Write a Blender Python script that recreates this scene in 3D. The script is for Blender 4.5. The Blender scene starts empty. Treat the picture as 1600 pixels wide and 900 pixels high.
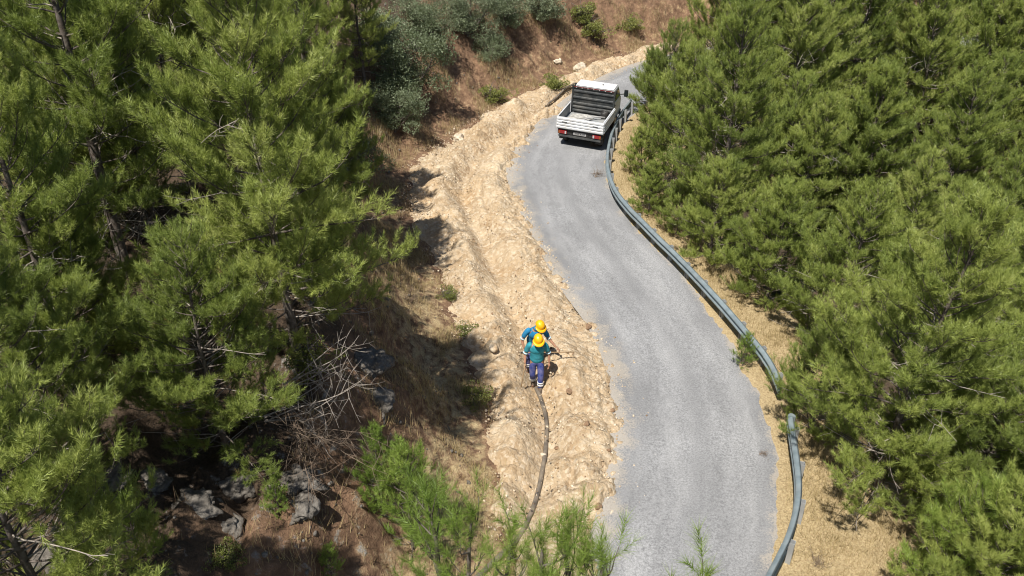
import bpy, bmesh, math, random
import numpy as np
from mathutils import Vector, Matrix, Euler

R = math.radians
rng = np.random.default_rng(7)
random.seed(7)
scene = bpy.context.scene
COL = scene.collection

# ------------------------------------------------------------------ camera, sky, sun, exposure
CAM_H, PITCH, FPX = 13.0, R(32.4), 1300.0
cd = bpy.data.cameras.new('camera'); cam = bpy.data.objects.new('camera', cd); COL.objects.link(cam)
cam.location = (0, 0, CAM_H); cam.rotation_euler = (math.pi/2 - PITCH, 0, 0)
cd.sensor_width = 36.0; cd.lens = FPX/1600*36.0; cd.clip_end = 2000
scene.camera = cam
SUN_EL, SUN_AZ = R(61), R(209)          # azimuth clockwise from +Y
world = bpy.data.worlds.new('World'); scene.world = world; world.use_nodes = True
wn = world.node_tree
sky = wn.nodes.new('ShaderNodeTexSky'); sky.sky_type = 'NISHITA'; sky.sun_disc = False
sky.sun_elevation = SUN_EL; sky.sun_rotation = SUN_AZ; sky.altitude = 300; sky.air_density = 1.0; sky.dust_density = 1.0
wn.nodes['Background'].inputs[1].default_value = 0.065
wn.links.new(sky.outputs[0], wn.nodes['Background'].inputs[0])
sd = bpy.data.lights.new('sun', 'SUN'); sd.energy = 5.0; sd.angle = R(0.53); sd.color = (1.0, 0.95, 0.87)
sun = bpy.data.objects.new('sun', sd); COL.objects.link(sun)
to_sun = Vector((math.sin(SUN_AZ)*math.cos(SUN_EL), math.cos(SUN_AZ)*math.cos(SUN_EL), math.sin(SUN_EL)))
sun.rotation_euler = to_sun.to_track_quat('Z', 'Y').to_euler(); sun.location = (0, 0, 60)
vs = scene.view_settings
vs.view_transform = 'Standard'; vs.look = 'None'; vs.gamma = 1.0; vs.exposure = 0.5; vs.use_curve_mapping = False
cy = scene.cycles
cy.max_bounces = 5; cy.diffuse_bounces = 2; cy.glossy_bounces = 2; cy.transmission_bounces = 4; cy.transparent_max_bounces = 4
cy.use_denoising = True; cy.pixel_filter_type = 'BLACKMAN_HARRIS'; cy.filter_width = 1.1

# ------------------------------------------------------------------ helpers
def ray(px, py):
    a = (px-800)/FPX; b = (450-py)/FPX
    return np.array([a, math.cos(PITCH)+b*math.sin(PITCH), -math.sin(PITCH)+b*math.cos(PITCH)])
def at(px, py, z=0.0):
    d = ray(px, py); return d*((z-CAM_H)/d[2]) + np.array([0, 0, CAM_H])

def smooth(a, b, x):
    t = np.clip((x-a)/(b-a), 0, 1); return t*t*(3-2*t)

_perm = np.random.default_rng(3).permutation(512); _perm = np.concatenate([_perm, _perm, _perm])
_ang = np.random.default_rng(4).uniform(0, 2*np.pi, 512); _gx, _gy = np.cos(_ang), np.sin(_ang)
def noise(x, y):
    xi = np.floor(x).astype(np.int64); yi = np.floor(y).astype(np.int64)
    fx, fy = x-xi, y-yi; xi &= 511; yi &= 511
    u = fx*fx*fx*(fx*(fx*6-15)+10); v = fy*fy*fy*(fy*(fy*6-15)+10)
    def g(ix, iy, dx, dy):
        h = _perm[_perm[ix & 511] + (iy & 511)] & 511; return _gx[h]*dx + _gy[h]*dy
    n00 = g(xi, yi, fx, fy); n10 = g(xi+1, yi, fx-1, fy); n01 = g(xi, yi+1, fx, fy-1); n11 = g(xi+1, yi+1, fx-1, fy-1)
    a = n00+u*(n10-n00); b = n01+u*(n11-n01)
    return (a+v*(b-a))*1.5
def fbm(x, y, s, o=4, gain=.5):
    r = 0; a = 1.0
    for i in range(o):
        r = r + a*noise(x*s+i*17.3, y*s+i*9.1); s *= 2.03; a *= gain
    return r
def billow(x, y, s, o=3, gain=.5):
    r = 0; a = 1.0
    for i in range(o):
        r = r + a*(np.abs(noise(x*s+i*31.7+5, y*s+i*12.9+8))-.25); s *= 2.1; a *= gain
    return r

def mesh_np(name, verts, tris=None, quads=None, mat=None, smooth_shade=False, attrs=None):
    me = bpy.data.meshes.new(name)
    verts = np.asarray(verts, np.float32)
    nt = 0 if tris is None else len(tris); nq = 0 if quads is None else len(quads)
    loops = []
    if nt: loops.append(np.asarray(tris, np.int32).ravel())
    if nq: loops.append(np.asarray(quads, np.int32).ravel())
    loops = np.concatenate(loops)
    starts = np.concatenate([np.arange(nt)*3, nt*3+np.arange(nq)*4]).astype(np.int32)
    me.vertices.add(len(verts)); me.vertices.foreach_set('co', verts.ravel())
    me.loops.add(len(loops)); me.loops.foreach_set('vertex_index', loops)
    me.polygons.add(nt+nq); me.polygons.foreach_set('loop_start', starts)
    me.update(calc_edges=True)
    if smooth_shade: me.polygons.foreach_set('use_smooth', np.ones(nt+nq, bool))
    if attrs:
        for k, v in attrs.items():
            a = me.attributes.new(k, 'FLOAT', 'POINT'); a.data.foreach_set('value', np.asarray(v, np.float32))
    if mat: me.materials.append(mat)
    return me

def link(name, data, parent=None, loc=None):
    o = bpy.data.objects.new(name, data); COL.objects.link(o)
    if parent: o.parent = parent
    if loc is not None: o.location = loc
    return o
def tag(o, label=None, cat=None, group=None, kind=None):
    if label: o['label'] = label
    if cat: o['category'] = cat
    if group: o['group'] = group
    if kind: o['kind'] = kind
    return o
def empty(name, loc=(0, 0, 0), rz=0.0, label=None, cat=None, group=None):
    o = bpy.data.objects.new(name, None); COL.objects.link(o); o.empty_display_size = .2
    o.location = loc; o.rotation_euler = (0, 0, rz); tag(o, label, cat, group); return o

class MB:
    """collects boxes, tubes, lathes; build() makes ONE mesh object"""
    def __init__(s): s.v = []; s.f = []
    def add(s, verts, faces):
        o = len(s.v); s.v += [tuple(map(float, q)) for q in verts]; s.f += [tuple(i+o for i in f) for f in faces]; return s
    def box(s, x0, x1, y0, y1, z0, z1):
        return s.add([(x0,y0,z0),(x1,y0,z0),(x1,y1,z0),(x0,y1,z0),(x0,y0,z1),(x1,y0,z1),(x1,y1,z1),(x0,y1,z1)],
                     [(3,2,1,0),(4,5,6,7),(0,1,5,4),(1,2,6,5),(2,3,7,6),(3,0,4,7)])
    def tube(s, pts, rad, n=8, cap=True):
        pts = [Vector(p) for p in pts]
        if not hasattr(rad, '__len__'): rad = [rad]*len(pts)
        vs_, fs = [], []; ref = Vector((0.31, 0.17, 0.93))
        for i, p in enumerate(pts):
            d = (pts[min(i+1, len(pts)-1)]-pts[max(i-1, 0)]).normalized()
            a = d.cross(ref)
            if a.length < .05: a = d.cross(Vector((1, 0, 0)))
            a.normalize(); b = d.cross(a)
            for k in range(n):
                t = 2*math.pi*k/n; vs_.append(p + (a*math.cos(t)+b*math.sin(t))*rad[i])
        for i in range(len(pts)-1):
            for k in range(n):
                k2 = (k+1) % n; fs.append((i*n+k, i*n+k2, (i+1)*n+k2, (i+1)*n+k))
        if cap: fs.append(tuple(reversed(range(n)))); fs.append(tuple(range((len(pts)-1)*n, len(pts)*n)))
        return s.add(vs_, fs)
    def lathe(s, prof, axis='x', n=24, c=(0, 0, 0)):
        vs_, fs = [], []; m = len(prof)
        for k in range(n):
            t = 2*math.pi*k/n
            for (r, h) in prof:
                a, b = r*math.cos(t), r*math.sin(t)
                q = {'x': (h, a, b), 'y': (a, h, b), 'z': (a, b, h)}[axis]
                vs_.append((q[0]+c[0], q[1]+c[1], q[2]+c[2]))
        for k in range(n):
            k2 = (k+1) % n
            for j in range(m-1): fs.append((k*m+j, k2*m+j, k2*m+j+1, k*m+j+1))
        return s.add(vs_, fs)
    def prism(s, poly, a0, a1, axis='x'):
        n = len(poly)
        def q(p, a): return {'x': (a, p[0], p[1]), 'y': (p[0], a, p[1]), 'z': (p[0], p[1], a)}[axis]
        return s.add([q(p, a0) for p in poly]+[q(p, a1) for p in poly],
              [tuple(range(n)), tuple(reversed(range(n, 2*n)))]+[(i, (i+1) % n, n+(i+1) % n, n+i) for i in range(n)])
    def build(s, name, mat, parent=None, bevel=0.0, smooth_shade=False, loc=None):
        me = bpy.data.meshes.new(name); me.from_pydata(s.v, [], s.f); me.update()
        bm = bmesh.new(); bm.from_mesh(me); bmesh.ops.recalc_face_normals(bm, faces=bm.faces)
        if bevel: bmesh.ops.bevel(bm, geom=[e for e in bm.edges if e.is_manifold and e.calc_face_angle(0) > .5], offset=bevel, segments=2, affect='EDGES', profile=.6)
        bm.to_mesh(me); bm.free()
        if smooth_shade: me.polygons.foreach_set('use_smooth', [True]*len(me.polygons))
        me.materials.append(mat); return link(name, me, parent, loc)

# ------------------------------------------------------------------ materials
class NT:
    def __init__(s, name):
        s.m = bpy.data.materials.new(name); s.m.use_nodes = True; s.t = s.m.node_tree
        s.b = s.t.nodes['Principled BSDF']; s.out = s.t.nodes['Material Output']
        s.b.inputs['Roughness'].default_value = .85; s.b.inputs['Specular IOR Level'].default_value = .3
        s.tc = s.n('ShaderNodeTexCoord')
    def n(s, ty, **kw):
        nd = s.t.nodes.new(ty)
        for k, v in kw.items(): setattr(nd, k, v)
        return nd
    def l(s, a, b): s.t.links.new(a, b)
    def noise(s, scale, detail=4, rough=.55, co='Object', dist=0.0):
        nd = s.n('ShaderNodeTexNoise'); nd.inputs['Scale'].default_value = scale; nd.inputs['Detail'].default_value = detail
        nd.inputs['Roughness'].default_value = rough; nd.inputs['Distortion'].default_value = dist
        s.l(s.tc.outputs[co], nd.inputs['Vector']); return nd.outputs['Fac']
    def ramp(s, fac, stops):
        nd = s.n('ShaderNodeValToRGB'); cr = nd.color_ramp
        while len(cr.elements) < len(stops): cr.elements.new(.5)
        for e, (p, c) in zip(cr.elements, stops):
            e.position = p; e.color = (c, c, c, 1) if not hasattr(c, '__len__') else (*c, 1)
        s.l(fac, nd.inputs['Fac']); return nd.outputs['Color']
    def mix(s, fac, a, b, mode='MIX'):
        nd = s.n('ShaderNodeMix', data_type='RGBA', blend_type=mode)
        for inp, v in ((nd.inputs[0], fac), (nd.inputs[6], a), (nd.inputs[7], b)):
            if hasattr(v, 'is_linked'): s.l(v, inp)
            elif hasattr(v, '__len__'): inp.default_value = (*v, 1)
            else: inp.default_value = v
        return nd.outputs[2]
    def math(s, op, a, b=0.0):
        nd = s.n('ShaderNodeMath', operation=op)
        for inp, v in ((nd.inputs[0], a), (nd.inputs[1], b)):
            if hasattr(v, 'is_linked'): s.l(v, inp)
            else: inp.default_value = v
        return nd.outputs[0]
    def attr(s, name):
        nd = s.n('ShaderNodeAttribute'); nd.attribute_name = name; return nd.outputs['Fac']
    def rand(s): return s.n('ShaderNodeObjectInfo').outputs['Random']
    def color(s, c):
        if hasattr(c, 'is_linked'): s.l(c, s.b.inputs['Base Color'])
        else: s.b.inputs['Base Color'].default_value = (*c, 1)
        return s
    def bump(s, h, strength=.5, dist=.02):
        nd = s.n('ShaderNodeBump'); nd.inputs['Strength'].default_value = strength; nd.inputs['Distance'].default_value = dist
        s.l(h, nd.inputs['Height']); s.l(nd.outputs[0], s.b.inputs['Normal']); return s
    def set(s, **kw):
        for k, v in kw.items(): s.b.inputs[k.replace('_', ' ')].default_value = v
        return s

def simple(name, col, rough=.7, metal=0.0, var=.25, scale=6.0, spec=.3, dirt=None, dirt_amt=.0):
    t = NT(name); n1 = t.noise(scale, 5)
    c = t.mix(t.ramp(n1, [(.3, 0.0), (.7, 1.0)]), tuple(k*(1-var) for k in col), tuple(min(1, k*(1+var)) for k in col))
    if dirt: c = t.mix(t.math('MULTIPLY', t.ramp(t.noise(scale*.5, 6, .7), [(.42, 0.0), (.7, 1.0)]), dirt_amt), c, dirt)
    t.color(c).set(Roughness=rough, Metallic=metal); t.b.inputs['Specular IOR Level'].default_value = spec
    return t.m

def foliage(name, stops, transl=.3, rough=.5):
    t = NT(name); t.t.nodes.remove(t.b)
    f = t.math('ADD', t.math('MULTIPLY', t.attr('tint'), .66), t.math('MULTIPLY', t.rand(), .36))
    c = t.ramp(f, stops)
    d = t.n('ShaderNodeBsdfDiffuse'); tr = t.n('ShaderNodeBsdfTranslucent'); gl = t.n('ShaderNodeBsdfGlossy')
    gl.inputs['Roughness'].default_value = .45; gl.inputs['Color'].default_value = (.8, .85, .7, 1)
    t.l(c, d.inputs['Color']); t.l(t.mix(.5, c, (.22, .29, .04), 'MIX'), tr.inputs['Color'])
    m1 = t.n('ShaderNodeMixShader'); m1.inputs[0].default_value = transl; t.l(d.outputs[0], m1.inputs[1]); t.l(tr.outputs[0], m1.inputs[2])
    m2 = t.n('ShaderNodeMixShader'); m2.inputs[0].default_value = .04; t.l(m1.outputs[0], m2.inputs[1]); t.l(gl.outputs[0], m2.inputs[2])
    t.l(m2.outputs[0], t.out.inputs['Surface']); return t.m

M = {}
M['needles'] = foliage('pine_needles', [(0, (.26, .16, .07)), (.04, (.11, .145, .038)), (.35, (.22, .28, .066)), (.65, (.36, .42, .10)), (1, (.56, .59, .20))], .36)
M['needles_young'] = foliage('young_pine_needles', [(0, (.11, .17, .035)), (.5, (.21, .31, .055)), (1, (.36, .44, .10))], .35)
M['oak'] = foliage('oak_leaves', [(0, (.08, .105, .055)), (.5, (.15, .185, .105)), (1, (.26, .295, .19))], .25)
M['shrub'] = foliage('shrub_leaves', [(0, (.11, .13, .035)), (.5, (.20, .225, .055)), (1, (.34, .34, .11))], .3)
M['straw'] = foliage('dry_grass', [(0, (.16, .105, .05)), (.4, (.34, .25, .125)), (1, (.55, .44, .24))], .2)

M['scrub'] = foliage('brown_scrub', [(0, (.07, .045, .03)), (.5, (.15, .10, .065)), (1, (.27, .20, .12))], .15)
t = NT('bark'); h = t.noise(9, 6, .65)
t.color(t.mix(t.ramp(h, [(.35, 0.0), (.65, 1.0)]), (.07, .052, .04), (.19, .165, .145))).bump(h, .6, .03); M['bark'] = t.m
M['dead'] = simple('dead_wood', (.33, .29, .25), .9, var=.35, scale=5)
M['dead_brown'] = simple('dead_brush', (.20, .15, .11), .9, var=.4, scale=5)

# chip-seal road surface
t = NT('road_surface')
sp = t.noise(24, 4, .75); sp2 = t.noise(120, 2, .6); big = t.noise(.35, 4, .55); mid = t.noise(1.6, 5, .6)
base = t.mix(t.ramp(sp, [(.34, 0.0), (.66, 1.0)]), (.10, .102, .107), (.35, .353, .36))
base = t.mix(t.math('MULTIPLY', t.ramp(sp2, [(.45, 0.0), (.72, 1.0)]), .55), base, (.48, .485, .49))
base = t.mix(t.ramp(big, [(.38, .0), (.66, .55)]), base, (.15, .151, .155))
cx = t.n('ShaderNodeCombineXYZ'); t.l(t.math('MULTIPLY', t.math('ADD', t.attr('across'), t.math('MULTIPLY', mid, .5)), 1.8), cx.inputs[0]); t.l(t.math('MULTIPLY', t.attr('along'), .3), cx.inputs[1])
stk = t.n('ShaderNodeTexNoise'); stk.inputs['Scale'].default_value = 1.0; stk.inputs['Detail'].default_value = 6; stk.inputs['Roughness'].default_value = .65; t.l(cx.outputs[0], stk.inputs['Vector'])
base = t.mix(t.math('MULTIPLY', t.ramp(stk.outputs['Fac'], [(.48, 0.0), (.70, 1.0)]), .32), base, (.40, .40, .40))
base = t.mix(t.math('MULTIPLY', t.ramp(stk.outputs['Fac'], [(.32, 1.0), (.50, 0.0)]), .28), base, (.12, .121, .124))
tw = t.n('ShaderNodeMath', operation='SINE'); t.l(t.math('MULTIPLY', t.math('ADD', t.attr('across'), t.math('MULTIPLY', big, .5)), 4.1), tw.inputs[0])
base = t.mix(t.math('MULTIPLY', t.ramp(tw.outputs[0], [(.1, 0.0), (1., 1.0)]), .30), base, (.155, .157, .162))
dust = t.math('ADD', t.attr('dust'), t.math('ADD', t.math('MULTIPLY', t.math('SUBTRACT', mid, .5), 2.4), t.math('MULTIPLY', t.math('SUBTRACT', sp, .5), 1.6)))
base = t.mix(t.math('MULTIPLY', t.ramp(dust, [(.6, 0.0), (1.2, 1.0)]), .5), base, (.40, .345, .27))
scuff = t.math('MULTIPLY', t.ramp(t.noise(2.3, 8, .75, dist=.6), [(.66, 0.0), (.74, 1.0)]), .5)
base = t.mix(scuff, base, (.52, .50, .47))
t.color(base).bump(sp, .7, .012).set(Roughness=.9); M['road'] = t.m

# excavated pale soil
t = NT('excavated_soil')
a = t.noise(1.1, 6, .62); b = t.noise(9, 6, .7); c = t.noise(45, 4, .7)
base = t.mix(t.ramp(a, [(.33, 0.0), (.68, 1.0)]), (.36, .255, .15), (.52, .41, .275))
base = t.mix(t.math('MULTIPLY', t.ramp(b, [(.48, 0.0), (.72, 1.0)]), .75), base, (.64, .55, .41))
base = t.mix(t.math('MULTIPLY', t.ramp(c, [(.28, 1.0), (.42, 0.0)]), .55), base, (.30, .205, .115))
base = t.mix(t.math('MULTIPLY', t.ramp(t.noise(.5, 3), [(.5, 0.0), (.68, 1.0)]), .35), base, (.50, .33, .165))
vo = t.n('ShaderNodeTexVoronoi'); vo.inputs['Scale'].default_value = 11; wv = t.n('ShaderNodeVectorMath', operation='ADD'); nv = t.n('ShaderNodeTexNoise'); nv.inputs['Scale'].default_value = 6
t.l(t.tc.outputs['Object'], nv.inputs['Vector']); sc_ = t.n('ShaderNodeVectorMath', operation='SCALE'); sc_.inputs[3].default_value = .12; t.l(nv.outputs['Color'], sc_.inputs[0])
t.l(t.tc.outputs['Object'], wv.inputs[0]); t.l(sc_.outputs[0], wv.inputs[1]); t.l(wv.outputs[0], vo.inputs['Vector'])
sep = t.n('ShaderNodeSeparateColor'); t.l(vo.outputs['Color'], sep.inputs[0])
base = t.mix(t.math('MULTIPLY', t.ramp(sep.outputs[0], [(.70, 0.0), (.9, 1.0)]), .45), base, (.66, .57, .44))
base = t.mix(t.math('MULTIPLY', t.ramp(sep.outputs[1], [(.74, 0.0), (.92, 1.0)]), .5), base, (.32, .215, .12))
vh = t.math('MULTIPLY', vo.outputs['Distance'], -.6)
t.color(base).bump(t.math('ADD', t.math('ADD', t.math('MULTIPLY', b, .8), t.math('MULTIPLY', c, .5)), vh), 1.0, .05).set(Roughness=.97); M['dirt'] = t.m

# hillside: litter, soil, straw, rock chosen by ground masks
t = NT('hillside_ground')
a = t.noise(.55, 6, .6); b = t.noise(4, 7, .68); c = t.noise(22, 5, .7)
soil = t.mix(t.ramp(b, [(.3, 0.0), (.7, 1.0)]), (.09, .052, .032), (.31, .19, .115))
straw = t.mix(t.ramp(c, [(.3, 0.0), (.7, 1.0)]), (.26, .185, .095), (.52, .415, .24))
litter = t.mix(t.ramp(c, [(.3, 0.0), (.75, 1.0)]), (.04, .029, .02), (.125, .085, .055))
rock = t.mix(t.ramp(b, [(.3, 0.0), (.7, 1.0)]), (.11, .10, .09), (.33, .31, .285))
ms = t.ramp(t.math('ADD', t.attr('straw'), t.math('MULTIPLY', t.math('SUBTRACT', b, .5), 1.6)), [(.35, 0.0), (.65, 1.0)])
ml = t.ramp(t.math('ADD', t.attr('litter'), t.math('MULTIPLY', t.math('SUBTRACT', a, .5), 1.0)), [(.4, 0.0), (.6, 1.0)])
mr = t.ramp(t.math('ADD', t.attr('rock'), t.math('MULTIPLY', t.math('SUBTRACT', b, .5), 1.4)), [(.6, 0.0), (.75, 1.0)])
base = t.mix(ms, t.mix(ml, soil, litter), straw); base = t.mix(mr, base, rock)
t.color(base).bump(t.math('ADD', b, t.math('MULTIPLY', c, .4)), 1.0, .08).set(Roughness=.97); M['hill'] = t.m

t = NT('limestone'); a = t.noise(3, 7, .68); b = t.noise(14, 6, .7)
t.color(t.mix(t.ramp(a, [(.32, 0.0), (.66, 1.0)]), (.09, .078, .065), t.mix(t.ramp(b, [(.35, 0.0), (.65, 1.0)]), (.11, .098, .085), (.30, .275, .24)))).bump(b, .8, .05); M['rock'] = t.m
t = NT('soil_stone'); a = t.noise(2.2, 3); b = t.noise(30, 5, .7)
t.color(t.mix(t.ramp(t.math('ADD', a, t.math('MULTIPLY', t.math('SUBTRACT', b, .5), .5)), [(.34, 0.0), (.66, 1.0)]), (.31, .21, .115), (.66, .57, .44))).bump(b, .5, .02); M['stone'] = t.m
M['brown_stone'] = simple('brown_stone', (.22, .14, .085), .95, var=.4, scale=9)
M['pale_stone'] = simple('pale_stone', (.52, .45, .35), .95, var=.25, scale=7)

# ------------------------------------------------------------------ road line
Lpx = [(938,900),(968,800),(975,700),(977,600),(935,500),(896,450),(866,400),(838,350),(815,300),(803,262),(832,218),(868,185),(908,152),(948,128),(998,106),(1060,90)]
Rpx = [(1184,900),(1197,800),(1203,700),(1172,600),(1110,500),(1078,450),(1030,400),(980,350),(952,300),(939,262),(950,222),(965,192),(990,164),(1026,140),(1070,121),(1128,106)]
Le = np.array([at(*p)[:2] for p in Lpx]); Re = np.array([at(*p)[:2] for p in Rpx])
Cc = (Le+Re)/2; Wd = np.maximum(np.linalg.norm(Re-Le, axis=1)/2, 1.45)
Cc[-4:, :] = Cc[-4:, :]
near = [np.array([1.6, 4.0]), np.array([0.2, -2.0]), np.array([-2.5, -9.0])][::-1]
far = [np.array([12.5, 43.2]), np.array([17.0, 44.5]), np.array([23, 45.0]), np.array([31, 44.0]), np.array([45, 38.0])]
ctrl = np.array(near+list(Cc)+far); cw = np.concatenate([[1.55]*3, Wd, [1.55]*5])
def catmull(p, n):
    out = []
    q = np.vstack([2*p[0]-p[1], p, 2*p[-1]-p[-2]])
    for i in range(1, len(q)-2):
        for k in range(n):
            u = k/n
            out.append(.5*((2*q[i])+(-q[i-1]+q[i+1])*u+(2*q[i-1]-5*q[i]+4*q[i+1]-q[i+2])*u*u+(-q[i-1]+3*q[i]-3*q[i+1]+q[i+2])*u**3))
    out.append(q[-2]); return np.array(out)
pw = catmull(np.column_stack([ctrl, cw]), 6)
k5 = np.ones(5)/5
for _ in range(2):
    pad = np.vstack([pw[:1]]*2+[pw]+[pw[-1:]]*2)
    pw = np.column_stack([np.convolve(pad[:, i], k5, 'valid') for i in range(3)])
RP, RW = pw[:, :2], pw[:, 2]
RT = np.concatenate([[0], np.cumsum(np.linalg.norm(np.diff(RP, axis=0), axis=1))])
def road_coords(x, y):
    """signed offset right of the centre line, half width, length along the road"""
    x = np.asarray(x, float); y = np.asarray(y, float); sh = x.shape; x = x.ravel(); y = y.ravel()
    S = np.empty(len(x)); Wh = np.empty(len(x)); T = np.empty(len(x))
    A, B = RP[:-1], RP[1:]; D = B-A; L2 = (D**2).sum(1)
    for i in range(0, len(x), 20000):
        qx, qy = x[i:i+20000, None], y[i:i+20000, None]
        u = np.clip(((qx-A[:, 0])*D[:, 0]+(qy-A[:, 1])*D[:, 1])/L2, 0, 1)
        ex, ey = qx-(A[:, 0]+u*D[:, 0]), qy-(A[:, 1]+u*D[:, 1]); d2 = ex*ex+ey*ey
        j = d2.argmin(1); r = np.arange(len(j))
        cr = D[j, 0]*ey[r, j]-D[j, 1]*ex[r, j]
        S[i:i+20000] = np.sqrt(d2[r, j])*np.where(cr > 0, -1, 1)
        uu = u[r, j]; Wh[i:i+20000] = RW[j]*(1-uu)+RW[j+1]*uu; T[i:i+20000] = RT[j]*(1-uu)+RT[j+1]*uu
    return S.reshape(sh), Wh.reshape(sh), T.reshape(sh)

# left foot of the bank and the trench line, as distance left of the road edge along the road
def along(pts):
    p = np.array([at(*q)[:2] for q in pts]); s, w, tt = road_coords(p[:, 0], p[:, 1]); o = np.argsort(tt)
    return tt[o], (-s-w)[o]
toe_t, toe_d = along([(800,900),(775,800),(760,700),(748,600),(722,540),(690,440),(668,380),(660,330),(690,268),(745,217),(800,182),(860,152),(930,124),(1000,95),(1060,80)])
toe_d = toe_d+1.1*smooth(32, 38, toe_t)
tr_t, tr_d = along([(770,895),(815,820),(838,780),(850,720),(854,650),(842,605),(830,570),(800,480),(765,400),(742,350),(722,300),(735,262),(775,222),(820,185),(870,156),(935,128)])
def surfaces(x, y):
    s, w, tt = road_coords(x, y)
    e = s-w; d = -s-w
    roadz = -.03*s
    toe = np.interp(tt, toe_t, toe_d)
    dp = d-toe
    n1 = fbm(x, y, .16, 3); n2 = fbm(x, y, .7, 4); n3 = fbm(x, y, 3.0, 3)
    # bank and hill on the left
    bank = 2.9*smooth(-.2, 4.5, dp) + .27*np.clip(dp-.8, 0, None) + .10*np.clip(dp-9, 0, None)
    rough = smooth(.1, 1.5, dp)
    face = smooth(.3, 1.2, dp)*smooth(7, 4, dp)
    hill = bank + rough*(n1*.75*smooth(1, 5, dp)+n2*(.24+.20*face)+n3*(.05+.07*face)) - .28*face*np.abs(noise(x*1.3+3, y*1.3))
    gully = billow(tt*1.0, dp*.25, .9, 2)*-.35
    hill = hill + gully*smooth(.1, 1.2, dp)*smooth(5, 2.5, dp)
    hill = np.minimum(hill, 40+0*hill)
    under = -.75
    left = np.where(dp > -.8, hill+.05+under*smooth(-.05, -.7, dp), roadz+under)
    # right: verge then falling slope
    en = e+n2*.12+n3*.05
    verge = roadz-.17+.19*smooth(-.18, .15, en)+.03*n2*smooth(.1, .6, e)+.02*n3*smooth(.1, .6, e)
    lip = 1.55+.5*np.interp(tt, [18, 24, 30, 40], [1.2, .5, -.6, -.6])+.4*n1
    drop = np.clip(e-lip, 0, None)
    fall = -.62*np.sqrt(drop**2+.3)+.62*math.sqrt(.3)
    fall = np.maximum(fall, -6.0+.0*fall) + .16*np.clip(drop-16, 0, None)
    right = verge + fall + smooth(0, 2, drop)*(n1*.8+n2*.3+n3*.06)
    z = np.where(s < 0, left, right)
    # excavated soil strip
    trd = np.interp(tt, tr_t, tr_d)
    q = d-trd
    a1 = .55+.45*noise(tt*.45, tt*0+3.3)
    cl = smooth(-.25, .45, fbm(x+11, y+5, .55, 3)+.25*np.abs(q)-.1)       # cloddy patches against fine sandy ones
    lump = billow(x, y, 1.1, 2)*.14+fbm(x, y, .9, 3)*.09+(.3+.7*cl)*(billow(x+.15*n3, y+.15*n2, 5.2, 3, .65)*.075-np.abs(noise(x*10.3, y*10.3))*.04)+.025*noise(x*14, y*14)*(.3+cl)+.05*noise(x*2.2, y*2.2)
    comb = (np.abs(noise(tt*1.15+.5*d, d*.35+4))*.42-.08)*smooth(.35, .9, q)*smooth(.35, -.3, dp)*smooth(14, 17, tt)
    rut = -.13*np.exp(-((q+.62+.1*noise(tt*.8, tt*0+1))/.10)**2)*smooth(.0, .3, noise(tt*.35, tt*0+8)+.1)
    lump = lump+comb+rut
    edge = d+.40*noise(tt*.75, d*0+9.1)+.26*noise(tt*2.6, d*.8+2.1)+.20*n3+.10*noise(x*7, y*7)
    berm = (.15+.22*a1)*np.exp(-((q-(-.95))/.55)**2)
    trench = -(.16+.14*a1)*np.exp(-((q+.12*noise(tt*1.3, tt*0+7))/.30)**2)
    lberm = (.10+.22*a1)*np.exp(-((q-.8)/.42)**2)
    soil = roadz*0+.03-.20*smooth(.55, -.25, edge)+(berm+trench+lberm)*smooth(-.05, .7, edge)+lump*smooth(-.1, .6, edge)*(1-.45*np.exp(-(q/.25)**2))
    soil = soil + np.where(d > 0, .03, -.03*s)*0 + roadz*smooth(1.0, 0, d)
    soil = soil + 2.9*smooth(-.2, 4.5, dp-.12)*1.0 - .45*smooth(-.15, .55, dp+.25*n2+.12*n3)
    return dict(s=s, w=w, t=tt, e=e, d=d, dp=dp, q=q, road=roadz, z=z, soil=soil, n1=n1, n2=n2, n3=n3, drop=drop)
def ground(x, y):
    """height of the visible ground at a point (or arrays)"""
    g = surfaces(np.atleast_1d(np.asarray(x, float)), np.atleast_1d(np.asarray(y, float)))
    z = np.where(np.abs(g['s']) < g['w'], np.maximum(g['z'], g['road']), g['z'])
    z = np.where((g['d'] > -.6) & (g['dp'] < .8), np.maximum(z, g['soil']), z)
    return z if np.ndim(x) else float(z[0])
def hit(px, py, above=0.0):
    """where the line of sight through a photo point meets the ground (or a height above it)"""
    d = ray(px, py); k = np.arange(4, 130, .12); pts = d[None]*k[:, None]; pts[:, 2] += CAM_H
    gz = ground(pts[:, 0], pts[:, 1]); m = np.nonzero(pts[:, 2]-gz <= above)[0]
    p = pts[m[0]] if len(m) else pts[-1]
    return np.array([p[0], p[1], ground(p[0], p[1])])

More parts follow.
